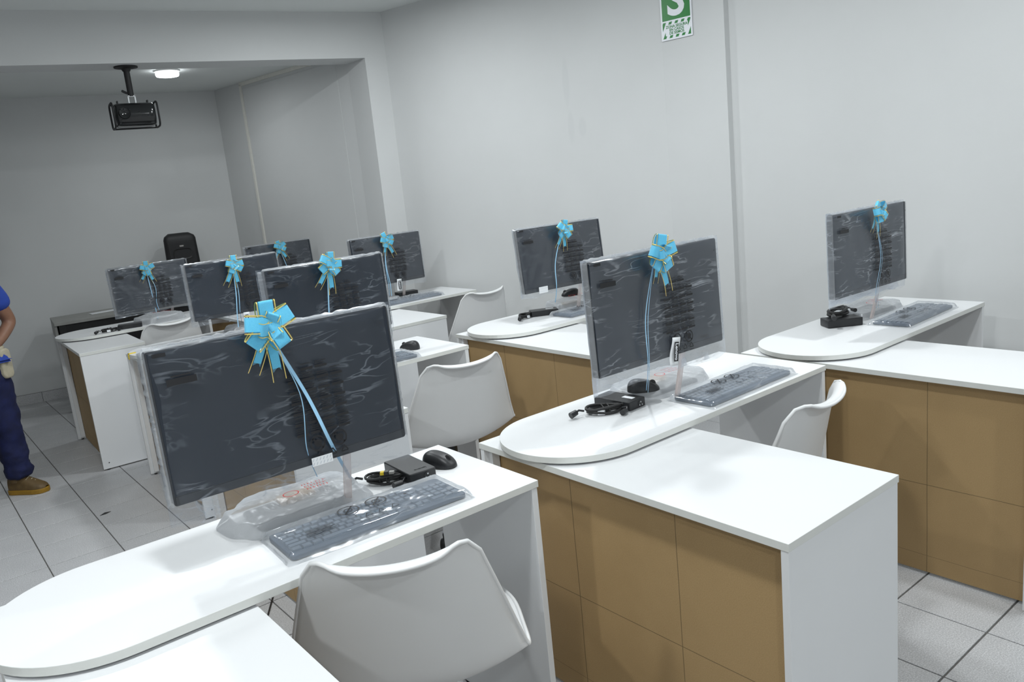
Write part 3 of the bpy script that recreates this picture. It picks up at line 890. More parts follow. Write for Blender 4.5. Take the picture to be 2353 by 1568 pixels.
bow('blue gift bow on the screen of the desk with the yellow tape tag', 'B', (534, 608), [((548, 752), .003, 2, .80), ((556, 742), .0018, 4, .80)], 1.15, 25, [(8, 1.1), (-28, 1.1)])
bow('blue gift bow on the screen next to the grey column', 'L3', (884, 551), [((900, 680), .0030, -4, .80), ((895, 680), .0022, -3, .80)], 1.1, 40, [(30, 1.15), (-10, .9)])
bow('blue gift bow on the screen between the person and the loudspeaker', 'L1', (335, 617), [((363, 732), .003, 0, .80), ((366, 712), .002, 8, None)], 1.1, 10, [(24, 1.0), (-30, .9)])
bow('blue gift bow on the screen in front of the white trunking', 'D', (640, 567), [((661, 616), .0026, 0, None)], 1.1, 30, [(32, 1.1), (-28, 1.0)])

# ------------------------------------------------------------------ keyboards in bags
KW, KD = .445, .150
def key_layout():
    u = .0188; keys = []
    rows = [(.0), (.026), (.0448), (.0636), (.0824), (.1012)]
    ry = KD / 2 - .022
    def add(x, w_, r): keys.append((x, w_, ry - rows[r]))
    x0 = -KW / 2 + .010
    for i in range(13): add(x0 + i * u + (0 if i == 0 else .010 + .008 * ((i - 1) // 4)), 1, 0)
    for i in range(13): add(x0 + i * u, 1, 1)
    add(x0 + 13 * u, 2, 1)
    add(x0, 1.5, 2)
    for i in range(12): add(x0 + (1.5 + i) * u, 1, 2)
    add(x0 + 13.5 * u, 1.5, 2)
    add(x0, 1.75, 3)
    for i in range(11): add(x0 + (1.75 + i) * u, 1, 3)
    add(x0 + 12.75 * u, 2.25, 3)
    add(x0, 2.25, 4)
    for i in range(10): add(x0 + (2.25 + i) * u, 1, 4)
    add(x0 + 12.25 * u, 2.75, 4)
    for (a, w_) in ((0, 1.25), (1.25, 1.25), (2.5, 1.25), (3.75, 6.25), (10, 1.25), (11.25, 1.25), (12.5, 1.25), (13.75, 1.25)): add(x0 + a * u, w_, 5)
    x1 = x0 + 15.35 * u
    for r in (0, 1, 2):
        for i in range(3): add(x1 + i * u, 1, r)
    add(x1 + u, 1, 4)
    for i in range(3): add(x1 + i * u, 1, 5)
    x2 = x1 + 3.35 * u
    for r in (1, 2, 3, 4):
        for i in range(4 if r in (1, 2, 4) else 3): add(x2 + i * u, 1, r)
    add(x2, 2, 5); add(x2 + 2 * u, 1, 5); add(x2 + 3 * u, 1, 5)
    return keys, u
KEYS, KU = key_layout()
def key_mb(mb, x, w_, y, z):
    a = w_ * KU - .0022; b = KU - .0028; i = .0016; h = .0052
    vs = [(x, y - b / 2, z), (x + a, y - b / 2, z), (x + a, y + b / 2, z), (x, y + b / 2, z),
          (x + i, y - b / 2 + i, z + h), (x + a - i, y - b / 2 + i, z + h), (x + a - i, y + b / 2 - i, z + h), (x + i, y + b / 2 - i, z + h)]
    mb.add(vs, [(4, 5, 6, 7), (0, 1, 5, 4), (1, 2, 6, 5), (2, 3, 7, 6), (3, 0, 4, 7)])
kmesh = {}
for (_, w_, _) in KEYS:
    if w_ not in kmesh:
        mb = MB(); key_mb(mb, 0, w_, 0, 0); kmesh[w_] = mb.mesh('key', ['key_cap'])
mb = MB()
for (x, w_, y) in KEYS: key_mb(mb, x, w_, y, .0125)
keys_joined = mb.mesh('keys', ['key_cap'])
mb = MB()
mb.prism(rrect(KW, KD, .012, 5), .002, .0125)
kbody_me = mb.mesh('keyboard_body', ['key_body'])
def kprint():
    mb = MB(); z = .0262
    def flat(pts): mb.add([(x, y, z) for x, y in pts], [tuple(range(len(pts)))])
    for cx in (-.042, .030):
        n = 26; vs = []
        for i in range(n):
            a = 2 * PI * i / n
            for r in (.0230, .0270): vs.append((cx + r * math.cos(a), .030 + .92 * r * math.sin(a), z))
        mb.add(vs, [(2 * i, 2 * i + 1, (2 * i + 3) % (2 * n), (2 * i + 2) % (2 * n)) for i in range(n)])
        flat([(cx - .018, .012), (cx - .0145, .0095), (cx + .019, .0475), (cx + .0155, .0500)])
        for i in range(14):
            a = 2 * PI * i / 14; b = a + 2 * PI / 14
        vs = []
        for i in range(14):
            a = 2 * PI * i / 14
            for r in (.0080, .0108): vs.append((cx + r * math.cos(a), .030 + r * math.sin(a), z))
        mb.add(vs, [(2 * i, 2 * i + 1, (2 * i + 3) % 28, (2 * i + 2) % 28) for i in range(14)])
    for q, cx in enumerate((-.018, .016, .050)):
        for k in range(3):
            a = PI / 2 + 2 * PI * k / 3; b = a + 2 * PI / 3
            p = Vector((cx + .011 * math.cos(a), -.030 + .011 * math.sin(a), 0)); r = Vector((cx + .011 * math.cos(b), -.030 + .011 * math.sin(b), 0))
            n = (r - p).normalized().cross(Vector((0, 0, 1))) * .0011
            flat([tuple((p - n)[:2]), tuple((r - n)[:2]), tuple((r + n)[:2]), tuple((p + n)[:2])])
        flat([(cx - .008, -.0450), (cx + .008, -.0450), (cx + .008, -.0432), (cx - .008, -.0432)])
    for r in range(5):
        flat([(-.165, -.032 + r * .0058), (-.098 - .008 * (r % 2), -.032 + r * .0058), (-.098 - .008 * (r % 2), -.0290 + r * .0058), (-.165, -.0290 + r * .0058)])
    flat([(.1 + .004 * math.cos(2 * PI * i / 10), .012 + .004 * math.sin(2 * PI * i / 10)) for i in range(10)])
    return mb.mesh('bag_print', ['print_black'])
kprint_me = kprint()
def kbag(seed):
    mb = MB(); ox = seed * 7.3
    W2, D2 = KW + .030, KD + .034
    def fn(u, v):
        x = (u - .5) * W2; y = (v - .5) * D2
        eu = max(0.0, (abs(2 * u - 1) - .93) / .07); ev = max(0.0, (abs(2 * v - 1) - .80) / .20)
        e = min(1.0, (eu ** 2 + ev ** 2) ** .5)
        r = noise.ridged_multi_fractal(Vector((x * 9 + y * 9 + ox, y * 20 - x * 3, 1.5)), 1, 2, 3, 1, 2)
        z = .0205 * (1 - e ** 2) + .0010 + .0020 * min(r, 2) * (1 - e) + .0012 * nz(x * 40, y * 40, ox)
        if e >= 1: z = .0012
        return (x + .003 * nz(y * 20, ox, u) * eu, y + .003 * nz(x * 16, ox, v) * ev, max(.0008, z))
    mb.grid(fn, 72, 30)
    return mb.mesh('plastic_bag', ['film_key'], smooth=True, angle=75)
def keyboard(label, x, y, z, yaw, single, seed, pitch=0):
    t = thing('keyboard', label, 'keyboard', (x, y, z), math.radians(yaw), 'bagged keyboards')
    if pitch: t.rotation_euler = (math.radians(pitch), 0, math.radians(yaw))
    b = link('keyboard_body', kbody_me, t, bevel=.002)
    if single:
        for (kx, w_, ky) in KEYS:
            o = link('key', kmesh[w_], t); o.location = (kx, ky, .0125)
    else:
        o = link('keys', keys_joined, t); o['kind'] = 'stuff'
    g = link('plastic_bag', kbag(seed), t); g['label'] = 'clear plastic bag with black printed warnings'
    link('bag_print', kprint_me, g)['kind'] = 'stuff'
keyboard('bagged grey keyboard lying beside the yellow-tipped plug', .790, 1.620, ZP + .0006, -2.5, True, 1)
keyboard('bagged grey keyboard on the desk with the mouse on a bagged stand', 2.125, 1.566, ZP + .0006, 1, True, 2)
keyboard('bagged grey keyboard on the desk past the sign pillar', 3.395, 1.570, ZP + .0006, 2, False, 3)
keyboard('bagged grey keyboard on the desk before the smudged wall', 2.985, 3.110, ZP + .0006, 1, False, 4)
keyboard('bagged grey keyboard on the desk behind the yellow-tipped plug', 1.600, 3.115, ZP + .0006, -2, False, 5)
keyboard('bagged grey keyboard on the desk next to the grey column', 2.775, 4.645, ZP + .0006, 2, False, 6)

# ------------------------------------------------------------------ power bricks, cords, mice
def adapter(label, x, y, z, yaw, sticker, L=.150, Wd=.078, H=.029, text=False):
    t = thing('power_adapter', label, 'power adapter', (x, y, z), math.radians(yaw), 'black power adapters')
    mb = MB(); mb.prism(rrect(Wd, L, .005, 3), .0008, H)
    mb.build('brick', 'black_plastic', t, bevel=.0025, smooth=True)
    mb = MB()
    for (sx, sz) in ((-.006, .010), (.006, .010), (0, .019)): mb.lathe([(.0022, 0), (.0022, .003)], 10, axis='y', c=(sx + .012, -L / 2 - .0030, sz))
    mb.build('pin', 'silver', t)
    mb = MB(); mb.lathe([(.0105, 0), (.0105, .0012)], 18, axis='y', c=(.012, -L / 2 - .0012, .0140)); mb.build('socket', 'black_gloss', t)
    if sticker:
        mb = MB(); mb.box(-.004, .014, -L / 2 + .02, -L / 2 + .062, H + .0001, H + .0005); mb.build('sticker', 'paper_white', t)
    if text:
        m = Matrix.Translation((0.004, -L / 2 + .022, H + .0003)) @ Matrix.Rotation(PI, 4, 'Z')
        text_obj('lettering', 'lenovo', .013, 'black_gloss', t, m)
    return t
def cord(label, x, y, z, yaw, seed, yellow=False, size=1.0, rr=.0036):
    rnd = random.Random(seed)
    t = thing('coiled_cable', label, 'cable', (x, y, z), math.radians(yaw), 'coiled black power cords')
    mb = MB(); pts = []
    turns = 5; n = 22
    for i in range(turns * n):
        a = 2 * PI * i / n; q = i / n
        lay = int(q) % 2
        rx = (.052 - .004 * (q % 3)) * size; ry = (.020 + .0045 * math.sin(q * 2.1)) * size
        pts.append((rx * math.cos(a) + .003 * math.sin(q * 5), ry * math.sin(a) + .004 * math.cos(q * 3), rr + .0006 + lay * .0068 + .0030 * (1 + math.sin(a * 2 + q)) + (.0055 if q > 2 else 0)))
    mb.tube(pts, rr, 7); mb.build('coil', 'black_rubber', t, smooth=True)
    mb = MB()
    for dx in (-.008, .010): mb.tube([(dx, .026 * size * math.cos(a), .0135 + .0125 * math.sin(a)) for a in [2 * PI * k / 16 for k in range(17)]], .0022, 6)
    mb.build('tie', 'black_rubber', t, smooth=True)
    mb = MB(); p = pts[-1]
    mb.tube([p, (p[0] + .02, p[1] - .018, .016), (p[0] + .012, p[1] - .036, .009)], .0034, 7)
    mb.tube([(p[0] + .012, p[1] - .032, .0095), (p[0] - .006, p[1] - .050, .0098)], [.0075, .0090], 10)
    mb.build('plug', 'black_plastic', t, smooth=True)
    mb = MB(); mb.tube([(-.060 * size, -.004, .016), (-.075 * size, -.010, .022), (-.085 * size, -.016, .018)], .0034, 7)
    mb.tube([(-.083 * size, -.014, .018), (-.102 * size, -.024, .0125)], [.009, .0105], 10)
    mb.build('plug', 'black_plastic', t, smooth=True)
    if yellow:
        mb = MB(); mb.box(.004, .016, -.022, -.006, .026, .036); mb.build('connector', 'black_plastic', t, bevel=.001)
        mb = MB(); mb.box(-.0065, .004, -.0210, -.0070, .0268, .0352); mb.build('yellow_tip', 'yellow_plastic', t, bevel=.001)
        mb = MB(); mb.box(.0165, .030, -.020, -.008, .0275, .0345); mb.build('metal_tip', 'plug_grey', t, bevel=.001)
    else:
        mb = MB(); mb.add([(-.03, -.030, .004), (-.008, -.034, .003), (-.006, -.030, .017), (-.028, -.026, .018)], [(0, 1, 2, 3)])
        mb.build('cord_label', 'paper_white', t)
    return t
def mouse(label, x, y, z, yaw):
    t = thing('mouse', label, 'mouse', (x, y, z), math.radians(yaw), 'black computer mice')
    mb = MB(); L, Wd, H = .105, .060, .036
    def fn(u, v):
        a = 2 * PI * u
        ph = v * PI / 2
        w_ = math.cos(ph) ** .55 if v < 1 else 0.0
        x = Wd / 2 * w_ * math.copysign(abs(math.cos(a)) ** .85, math.cos(a)) * (1 - .10 * math.exp(-((math.sin(a) * .5) / .3) ** 2))
        y = L / 2 * w_ * math.copysign(abs(math.sin(a)) ** .85, math.sin(a))
        hz = H * math.sin(ph) ** .75 * (1 - .30 * (y / (L / 2)) - .22 * (y / (L / 2)) ** 2 * (1 if y > 0 else .8))
        return (x, y, .002 + hz)
    mb.grid(fn, 32, 14)
    mb.build('shell', 'black_plastic', t, smooth=True, angle=80, weld=True)
    mb = MB(); mb.prism([(Wd / 2 * .97 * math.cos(a), L / 2 * .97 * math.sin(a)) for a in [2 * PI * k / 30 for k in range(30)]], 0, .004)
    mb.build('base', 'black_rubber', t)
    mb = MB(); mb.lathe([(.009, -.0035), (.011, -.002), (.011, .002), (.009, .0035)], 16, axis='x', c=(0, .030, .0235)); mb.build('wheel', 'black_rubber', t, smooth=True)
    return t
adapter('black power brick with raised lettering beside the yellow-tipped plug', 1.005, 1.792, ZP, -3, False, text=True)
cord('coiled black cord with the yellow-tipped plug', .932, 1.800, ZP, -40, 1, True, .95)
mouse('black mouse behind the power brick with raised lettering', 1.093, 1.780, ZP, 200)
adapter('black power brick with a white sticker beside the coiled cord with a white label', 1.772, 1.750, ZP, 4, True)
cord('coiled black cord with a white label, next to the stickered power brick', 1.688, 1.735, ZP, -30, 2, False, 1.12, .0050)
mouse('black mouse perched on a bagged stand with two ribbons over it', 1.850, 1.715, ZP + .034, -130)
adapter('black power brick carrying a cord bundle, past the sign pillar', 3.118, 1.742, ZP, 55, False, H=.034)
cord('black cord bundle lying on the power brick past the sign pillar', 3.165, 1.785, ZP + .034, 15, 3, False, 1.45, .0058)
adapter('black power brick before the smudged wall', 2.775, 3.262, ZP, 60, True)
cord('coiled black cord at the power brick before the smudged wall', 2.668, 3.290, ZP, 20, 4, False, 1.0, .0052)
mouse('black mouse lying on the bagged stand before the smudged wall', 3.035, 3.320, ZP + .058, 60)
mouse('black mouse alone on the white desk top behind the yellow-tipped plug', 1.895, 3.225, ZP, 25)
adapter('black power brick on the desk next to the grey column', 2.900, 4.885, ZP, 80, False)
cord('coiled black cord on the desk with the yellow tape tag', 1.560, 4.62, ZP, 20, 5, False, .8)
cord('coiled black cord on the desk beside the black table', 1.150, 5.830, ZP, 10, 6, False, 1.0)
adapter('black power brick on the desk beside the black table', 1.285, 5.850, ZP, 75, False)

# ------------------------------------------------------------------ black table by the far wall and what stands there
tt = thing('side_table', 'black table with a grey top along the far wall', 'table', (1.02, 7.12, 0), -math.radians(6))
mb = MB(); mb.box(0, 1.55, 0, .50, .715, .74); mb.build('table_top', 'table_top', tt, bevel=.002)
mb = MB(); mb.box(.045, 1.50, .02, .036, .50, .715); mb.build('front_panel', 'black_paint', tt)
mb = MB(); mb.box(.05, 1.50, .04, .46, .50, .512); mb.build('shelf', 'black_paint', tt)
for (lx, ly) in ((.03, .01), (.03, .43), (1.47, .01), (1.47, .43)):
    mb = MB(); mb.box(lx, lx + .05, ly, ly + .05, 0, .715); mb.build('leg', 'black_paint', tt, bevel=.002)
mb = MB(); mb.box(.0, .018, .02, .48, .60, .715); mb.build('end_panel', 'table_top', tt)
p = at_z((225, 714), .742)
pp = tag(MB(), '', '') if False else None
mb = MB(); mb.box(-.10, .10, -.05, .05, .0005, .004)
o = mb.build('paper_sheet', 'paper_white', None, bevel=.001); o.location = (1.43, 7.36, .7402); o.rotation_euler = (0, 0, .05)
tag(o, 'white paper folder lying on the grey table top', 'paper')
t = thing('cable_adapter', 'small black plug standing on the grey table top', 'plug', (1.60, 7.42, .7402))
mb = MB(); mb.prism(rrect(.07, .05, .01), 0, .035); mb.build('plug_body', 'black_plastic', t, bevel=.004)
mb = MB(); mb.tube([(0, .02, .03), (-.01, .03, .07), (-.03, .04, .10)], .006, 8); mb.build('lead', 'black_rubber', t, smooth=True)
# loudspeaker
sp = thing('loudspeaker', 'black loudspeaker standing on the grey table top', 'speaker', (2.13, 7.33, .7402), -math.radians(8))
sw, sd, sh = .29, .25, .575
mb = MB()
def spk(u, v):
    a = 2 * PI * u; e = .28
    ta = 1 - .16 * v
    cx = math.copysign(abs(math.cos(a)) ** e, math.cos(a)); cy = math.copysign(abs(math.sin(a)) ** e, math.sin(a))
    wx = sw / 2 * (1 - .10 * (v if v < .9 else .9)) * (.82 if cy > 0 else 1)
    k = 1.0
    if v > .9: k = 1 - ((v - .9) / .1) ** 3 * .35
    if v < .06: k = 1 - ((.06 - v) / .06) ** 3 * .2
    return (cx * wx * k, cy * sd / 2 * k, sh * v)
mb.grid(spk, 40, 24)
mb.add([spk(i / 40, 1) for i in range(40)], [tuple(range(40))])
mb.add([spk(i / 40, 0) for i in range(40)], [tuple(range(40))])
mb.build('cabinet', 'black_paint', sp, smooth=True, angle=50, weld=True)
mb = MB(); mb.box(-.108, .108, -sd / 2 - .004, -sd / 2 + .004, .05, .50); mb.build('grille', 'dark_grille', sp, bevel=.003)
mb = MB(); mb.lathe([(.098, 0), (.102, -.006), (.095, -.010), (.085, -.004), (.035, .018), (.028, .008), (.0005, .003)], 32, axis='y', c=(0, -sd / 2 - .008, .20)); mb.build('woofer', 'black_rubber', sp, smooth=True)
mb = MB()
def horn(u, v):
    a = 2 * PI * u; r = 1 - .75 * v
    cx = math.copysign(abs(math.cos(a)) ** .5, math.cos(a)); cy = math.copysign(abs(math.sin(a)) ** .5, math.sin(a))
    return (cx * .075 * r, -sd / 2 - .010 + .03 * v, .40 + cy * .045 * r)
mb.grid(horn, 28, 6); mb.build('horn', 'black_rubber', sp, smooth=True, weld=True)
mb = MB(); mb.box(-.016, .016, -sd / 2 - .006, -sd / 2 - .003, .462, .474); mb.build('badge', 'plug_grey', sp)
for sx in (-.075, .075):
    mb = MB(); mb.lathe([(.024, 0), (.026, -.004), (.020, -.006), (.018, .02)], 20, axis='y', c=(sx, -sd / 2 - .004, .085)); mb.build('port', 'black_rubber', sp, smooth=True)

# ------------------------------------------------------------------ projector under the beam
pj = thing('projector', 'black projector hanging on a pole from the beam', 'projector', (1.528, 5.70, 2.447), -math.radians(8))
mb = MB(); mb.lathe([(.072, 0), (.072, -.008), (.030, -.016), (.022, -.03)], 28); mb.build('ceiling_plate', 'black_paint', pj, smooth=True)
mb = MB(); mb.lathe([(.019, -.01), (.019, -.185)], 18); mb.build('pole', 'black_paint', pj, smooth=True)
mb = MB(); mb.tube([(-.02, 0, -.165), (-.05, -.01, -.150)], .008, 8); mb.build('knob', 'black_plastic', pj, smooth=True)
mb = MB()
for sx in (-.02, .02): mb.box(sx - .004, sx + .004, -.015, .015, -.235, -.18)
mb.box(-.024, .024, -.015, .015, -.188, -.180); mb.build('bracket', 'silver', pj)
mb = MB()
def pbody(u, v):
    a = 2 * PI * u
    cy = math.copysign(abs(math.cos(a)) ** .55, math.cos(a)); cz = math.copysign(abs(math.sin(a)) ** .7, math.sin(a))
    s_ = 2 * v - 1; k = (1 - abs(s_) ** 9) ** .16 if abs(s_) < 1 else 0
    return (s_ * .127, cy * .105 * k, -.303 + cz * .074 * k)
mb.grid(pbody, 36, 24); mb.build('body', 'black_gloss', pj, smooth=True, angle=70, weld=True)
mb = MB(); mb.lathe([(.030, 0), (.036, -.012), (.032, -.02), (.022, -.012), (.0005, -.008)], 24, axis='y', c=(-.07, -.10, -.30)); mb.build('lens', 'black_gloss', pj, smooth=True)
mb = MB(); mb.box(-.09, .10, -.106, -.100, -.352, -.322); mb.build('vent', 'dark_grille', pj)
for sx in (-.132, .132):
    mb = MB(); pts = []
    for q in range(29):
        a = 2 * PI * q / 28
        pts.append((sx, .10 * math.copysign(abs(math.cos(a)) ** .4, math.cos(a)), -.305 + .078 * math.copysign(abs(math.sin(a)) ** .4, math.sin(a))))
    mb.tube(pts, .006, 8); mb.build('cage_bar', 'black_paint', pj, smooth=True)
for (sy, szz) in ((.075, -.228), (.09, -.378)):
    mb = MB(); mb.tube([(-.132, sy, szz), (.132, sy, szz)], .0055, 8); mb.build('cage_bar', 'black_paint', pj, smooth=True)
for sx in (-.09, .09):
    mb = MB(); mb.box(sx - .004, sx + .004, -.02, .02, -.24, -.212); mb.build('cage_lug', 'black_paint', pj)

# ------------------------------------------------------------------ safety sign on the pillar
sg = thing('safety_sign', 'green and white earthquake safe zone sign on the pillar', 'sign', (3.779 - .0035, 3.062, 2.335), -PI / 2 + math.radians(5.9))
mb = MB(); mb.prism(rrect(.205, .31, .004, 3), -.0008, .0008)
for i, q in enumerate(mb.v): mb.v[i] = (q[0], q[2], q[1])
mb.build('sign_plate', 'sign_white', sg)
mb = MB(); mb.box(-.092, .092, -.0011, -.0009, -.050, .145); mb.build('green_field', 'sign_green', sg)
TXM = Matrix.Rotation(PI / 2, 4, 'X')
text_obj('letter', 'S', .245, 'sign_white', sg, Matrix.Translation((0, -.0013, .048)) @ Matrix.Diagonal((1.05, 1, .98, 1)) @ TXM, offset=.006)
def clip_poly(poly, x0, x1, z0, z1):
    def cl(P, ax, lim, keep):
        out = []
        for i in range(len(P)):
            a, b = P[i], P[(i + 1) % len(P)]
            ia, ib = (a[ax] - lim) * keep >= 0, (b[ax] - lim) * keep >= 0
            if ia: out.append(a)
            if ia != ib:
                t_ = (lim - a[ax]) / (b[ax] - a[ax]); out.append(tuple(a[k] + t_ * (b[k] - a[k]) for k in (0, 1)))
        return out
    for ax, lim, kp in ((0, x0, 1), (0, x1, -1), (1, z0, 1), (1, z1, -1)):
        poly = cl(poly, ax, lim, kp)
        if len(poly) < 3: return []
    return poly
mb = MB()
for k in range(-8, 12):
    xa = -.092 + k * .041
    par = [(xa, -.145), (xa + .020, -.145), (xa + .020 + .045, -.058), (xa + .045, -.058)]
    for reg in ((-.092, .092, -.072, -.058), (-.092, .092, -.145, -.131), (-.092, -.074, -.131, -.072), (.074, .092, -.131, -.072)):
        P = clip_poly(par, *reg)
        if P: mb.add([(x, -.0011, z) for x, z in P], [tuple(range(len(P)))])
mb.build('stripes', 'sign_green', sg)
for i, tx in enumerate(('ZONA SEGURA', 'EN CASOS', 'DE SISMOS')):
    text_obj('lettering', tx, .0205, 'sign_green', sg, Matrix.Translation((0, -.0013, -.085 - i * .0175)) @ TXM, offset=.0005)

# ------------------------------------------------------------------ small things on the floor
mb = MB(); mb.add([(-.03, -.004, .0012), (0, -.010, .002), (.03, .0, .0012), (0, .008, .004)], [(0, 1, 2, 3)])
o = mb.build('leaf_scrap', 'black_rubber', None); o.location = at_z((242, 1181), 0.0); o.rotation_euler = (0, 0, .2)
so = o.modifiers.new('t', 'SOLIDIFY'); so.thickness = .001; so.offset = 1
tag(o, 'small dark scrap lying on the floor tiles', 'scrap')
mb = MB(); a = at_z((634, 1347), .003); b = at_z((616, 1412), .003)
mb.tube([a.lerp(b, -.4), a.lerp(b, .3), a.lerp(b, .7), a.lerp(b, 1.5)], .0032, 8)
o = mb.build('floor_cable', 'black_rubber', None, smooth=True)
tag(o, 'thin dark cable lying on the floor under the desk with the yellow-tipped plug', 'cable')

# ------------------------------------------------------------------ the person
def skin_obj(name, nodes, edges, mat, parent, root, sub=2):
    idx = {k: i for i, k in enumerate(nodes)}
    me = bpy.data.meshes.new(name)
    me.from_pydata([nodes[k][0] for k in nodes], [(idx[a], idx[b]) for a, b in edges], [])
    me.materials.append(MATS[mat])
    o = bpy.data.objects.new(name, me); COL.objects.link(o); o.parent = parent
    md = o.modifiers.new('skin', 'SKIN'); md.use_smooth_shade = True
    for k in nodes:
        r = nodes[k][1]; r = r if isinstance(r, tuple) else (r, r)
        me.skin_vertices[0].data[idx[k]].radius = r
    for k in nodes: me.skin_vertices[0].data[idx[k]].use_root = (k == root)
    ss = o.modifiers.new('sub', 'SUBSURF'); ss.levels = sub; ss.render_levels = sub
    return o
# local frame: x to his left (image right), -y towards the viewer; origin on the floor between the feet
pe = thing('person', 'person in blue shirt, dark blue jeans and tan boots, hand on hip', 'person', (.312, 5.27, 0), math.radians(12))
body = {
 'pel': ((0, 0, .80), (.125, .095)), 'wai': ((0, 0, .93), (.120, .085)), 'che': ((0, .005, 1.13), (.140, .095)), 'shc': ((0, .01, 1.26), (.085, .07)),
 'nek': ((0, 0, 1.335), .058), 'nk2': ((0, -.005, 1.375), .056), 'jaw': ((0, -.020, 1.420), (.072, .074)), 'hed': ((0, -.010, 1.49), (.088, .100)), 'cro': ((0, 0, 1.56), (.074, .084)),
 'lsh': ((.150, .01, 1.24), .052), 'lel': ((.262, .05, .985), .039), 'lfo': ((.185, .0, .915), .034), 'lwr': ((.125, -.055, .875), .025), 'lpa': ((.10, -.09, .85), (.030, .018)),
 'rsh': ((-.150, .01, 1.24), .052), 'rel': ((-.205, .035, 1.00), .039), 'rfo': ((-.215, .0, .88), .034), 'rwr': ((-.215, -.03, .77), .025), 'rpa': ((-.21, -.045, .71), (.020, .032)),
 'lhi': ((.090, 0, .73), .080), 'lkn': ((.110, -.012, .42), .054), 'lan': ((.115, .0, .10), .036), 'rhi': ((-.090, 0, .73), .080), 'rkn': ((-.105, -.012, .42), .054), 'ran': ((-.110, 0, .10), .036),
 'nos': ((0, -.112, 1.468), .010), 'nob': ((0, -.090, 1.485), .012),
}
be = [('pel', 'wai'), ('wai', 'che'), ('che', 'shc'), ('shc', 'nek'), ('nek', 'nk2'), ('nk2', 'jaw'), ('jaw', 'hed'), ('hed', 'cro'), ('hed', 'nob'), ('nob', 'nos'),
      ('shc', 'lsh'), ('lsh', 'lel'), ('lel', 'lfo'), ('lfo', 'lwr'), ('lwr', 'lpa'), ('shc', 'rsh'), ('rsh', 'rel'), ('rel', 'rfo'), ('rfo', 'rwr'), ('rwr', 'rpa'),
      ('pel', 'lhi'), ('lhi', 'lkn'), ('lkn', 'lan'), ('pel', 'rhi'), ('rhi', 'rkn'), ('rkn', 'ran')]
# fingers
for side, P, base_dir in (('l', Vector((.10, -.09, .85)), Vector((-.55, -.55, -.55))), ('r', Vector((-.21, -.045, .71)), Vector((0.02, -.12, -1)))):
    d_ = base_dir.normalized(); acr = (Vector((.3, -.2, -.9)) if side == 'l' else Vector((0, 1, -.1))); acr = (acr - d_ * acr.dot(d_)).normalized()
    cur = d_.cross(acr) * (1 if side == 'l' else -1)
    for i, ln in enumerate((.062, .070, .066, .052)):
        o_ = acr * (i - 1.5) * .0175
        a_ = P + d_ * .028 + o_; b_ = a_ + d_ * ln * .5 + cur * .004; c_ = b_ + d_ * ln * .42 + cur * .012
        for nm, q, r in (('a', a_, .0095), ('b', b_, .0085), ('c', c_, .0068)): body[f'{side}f{i}{nm}'] = (tuple(q), r)
        be += [(side + 'pa', f'{side}f{i}a'), (f'{side}f{i}a', f'{side}f{i}b'), (f'{side}f{i}b', f'{side}f{i}c')]
    a_ = P - acr * .026 + d_ * .004; b_ = a_ - acr * .022 + d_ * .022; c_ = b_ + d_ * .024 - acr * .004
    for nm, q, r in (('a', a_, .011), ('b', b_, .0095), ('c', c_, .0080)): body[f'{side}t{nm}'] = (tuple(q), r)
    be += [(side + 'pa', side + 'ta'), (side + 'ta', side + 'tb'), (side + 'tb', side + 'tc')]
skin_obj('body', body, be, 'skin', pe, 'pel')
shirt = {'hem': ((0, 0, .80), (.172, .130)), 'wai': ((0, 0, .93), (.165, .122)), 'che': ((0, .005, 1.13), (.172, .125)), 'shc': ((0, .012, 1.262), (.105, .09)), 'col': ((0, .004, 1.325), .062),
         'lsh': ((.150, .012, 1.238), .073), 'lar': ((.243, .042, 1.055), .066), 'rsh': ((-.150, .012, 1.238), .073), 'rar': ((-.195, .03, 1.07), .066)}
skin_obj('shirt', shirt, [('hem', 'wai'), ('wai', 'che'), ('che', 'shc'), ('shc', 'col'), ('shc', 'lsh'), ('lsh', 'lar'), ('shc', 'rsh'), ('rsh', 'rar')], 'shirt_blue', pe, 'wai')
jeans = {'bel': ((0, 0, .86), (.160, .120)), 'pel': ((0, 0, .78), (.165, .125))}
je = [('bel', 'pel')]
for s_, k in ((1, 'l'), (-1, 'r')):
    prev = 'pel'
    for nm, z_, r, dx, dy in (('hi', .69, .100, .092, 0), ('th', .56, .088, .100, -.005), ('kn', .42, .074, .108, -.014), ('ca', .30, .074, .112, .0), ('sh', .215, .078, .114, .004), ('f1', .185, .068, .114, -.004), ('f2', .150, .080, .116, .002), ('cu', .085, .074, .118, .0)):
        jeans[k + nm] = ((s_ * dx, dy, z_), r); je.append((prev, k + nm)); prev = k + nm
o = skin_obj('jeans', jeans, je, 'denim', pe, 'pel', 3)
tx = bpy.data.textures.new('folds', 'CLOUDS'); tx.noise_scale = .06
dm = o.modifiers.new('folds', 'DISPLACE'); dm.texture = tx; dm.strength = .028; dm.mid_level = .5
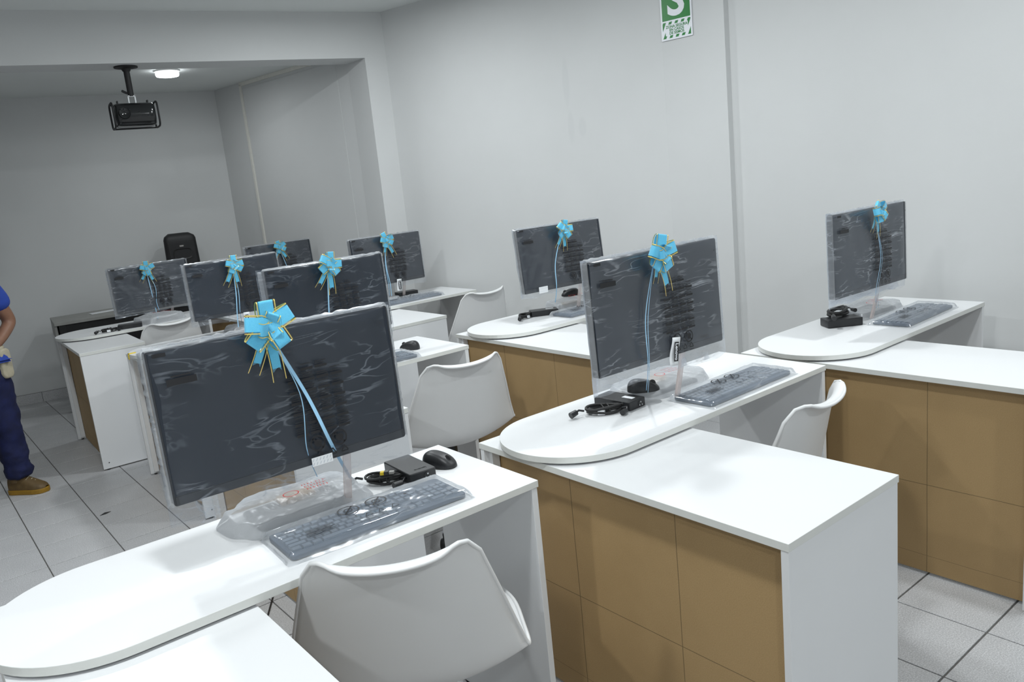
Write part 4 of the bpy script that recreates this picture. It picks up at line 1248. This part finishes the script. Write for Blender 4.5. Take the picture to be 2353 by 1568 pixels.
for s_, turn in ((1, 34), (-1, -20)):
    bo = bpy.data.objects.new('boot', None)
    m = Matrix.Translation((s_ * .115, .0, 0)) @ Matrix.Rotation(math.radians(turn), 4, 'Z') @ Matrix.Diagonal((1, .82, 1.05, 1))
    sec = [(.085, .030, .045, .10), (.060, .036, .055, .118), (.0, .038, .07, .115), (-.06, .042, .0, .088), (-.115, .045, 0, .066), (-.160, .036, 0, .050), (-.182, .016, 0, .034)]
    mb = MB(); n = 18
    def upper(u, v):
        y, hw, _, h = catmull(sec, v); a = PI * u
        return (hw * math.cos(a), y, .022 + (h - .022) * math.sin(a) ** .6)
    mb.grid(upper, n, 24); b1 = mb.build('boot', 'boot_leather', pe, smooth=True, angle=70); b1.matrix_local = m
    b1['label'] = 'tan leather boot with yellow sole'
    mb = MB(); out = [(catmull(sec, k / 16)[1] + .006, catmull(sec, k / 16)[0]) for k in range(17)]
    out = [(out[0][0] - .01, .096)] + out + [(0, -.192)]
    pts = out + [(-x, y) for x, y in reversed(out[:-1])]
    mb.prism(pts, 0.0, .026); sl = mb.build('sole', 'boot_sole', b1, bevel=.004)
    mb = MB(); mb.tube([(0, .03, .07), (0, .028, .13), (0, .03, .17)], [.046, .046, .048], 16); mb.build('shaft', 'boot_leather', b1, smooth=True)
    mb = MB()
    for q in range(4):
        yy = -.035 - q * .022; hh = catmull(sec, .42 + q * .085)[3] + .004
        mb.tube([(-.024, yy, hh - .012), (0, yy - .004, hh), (.024, yy, hh - .012)], .0028, 6)
    mb.build('laces', 'canvas_beige', b1, smooth=True)
    bpy.data.objects.remove(bo)
mb = MB(); mb.prism(rrect(.08, .17, .03, 5), -.03, .03)
for i, q in enumerate(mb.v): mb.v[i] = (q[0] * .9, q[2] * 1.4, q[1])
po = mb.build('waist_pouch', 'canvas_beige', pe, bevel=.012, seg=3); po.location = (.135, -.06, .775); po.rotation_euler = (0, 0, .5)
mb = MB(); mb.tube([(.168 * math.cos(a), .128 * math.sin(a), .86) for a in [2 * PI * k / 28 for k in range(29)]], .012, 8); mb.build('belt', 'canvas_beige', pe, smooth=True)
hm = MB()
def hairf(u, v):
    a = 2 * PI * u; ph = v * PI * .58
    r = 1 + .05 * nz(math.cos(a) * 3, math.sin(a) * 3, v * 4)
    return (.086 * r * math.cos(a) * math.sin(ph), .016 + .100 * r * math.sin(a) * math.sin(ph), 1.512 + .098 * r * math.cos(ph) + .030 * max(0, -math.sin(a)) * v - .035 * max(0, math.sin(a)) * v)
hm.grid(hairf, 28, 14); hm.build('hair', 'hair', pe, smooth=True, weld=True)
for s_ in (-1, 1):
    mb = MB(); mb.lathe([(.0005, -.011), (.008, -.008), (.011, 0), (.008, .008), (.0005, .011)], 14, axis='y', c=(s_ * .031, -.088, 1.490)); mb.build('eye', 'eye_white', pe, smooth=True)
    mb = MB(); mb.lathe([(.006, -.001), (.0005, -.003)], 12, axis='y', c=(s_ * .031, -.0985, 1.490)); mb.build('pupil', 'hair', pe)
    mb = MB(); mb.lathe([(.0005, -.006), (.014, -.004), (.020, .002), (.012, .006), (.0005, .006)], 14, axis='x', c=(s_ * .082, .005, 1.475)); e_ = mb.build('ear', 'skin', pe, smooth=True)
mb = MB(); mb.tube([(-.024, -.078, 1.432), (0, -.086, 1.430), (.024, -.078, 1.432)], [.003, .006, .003], 8); mb.build('mouth', 'foam_pink', pe, smooth=True)
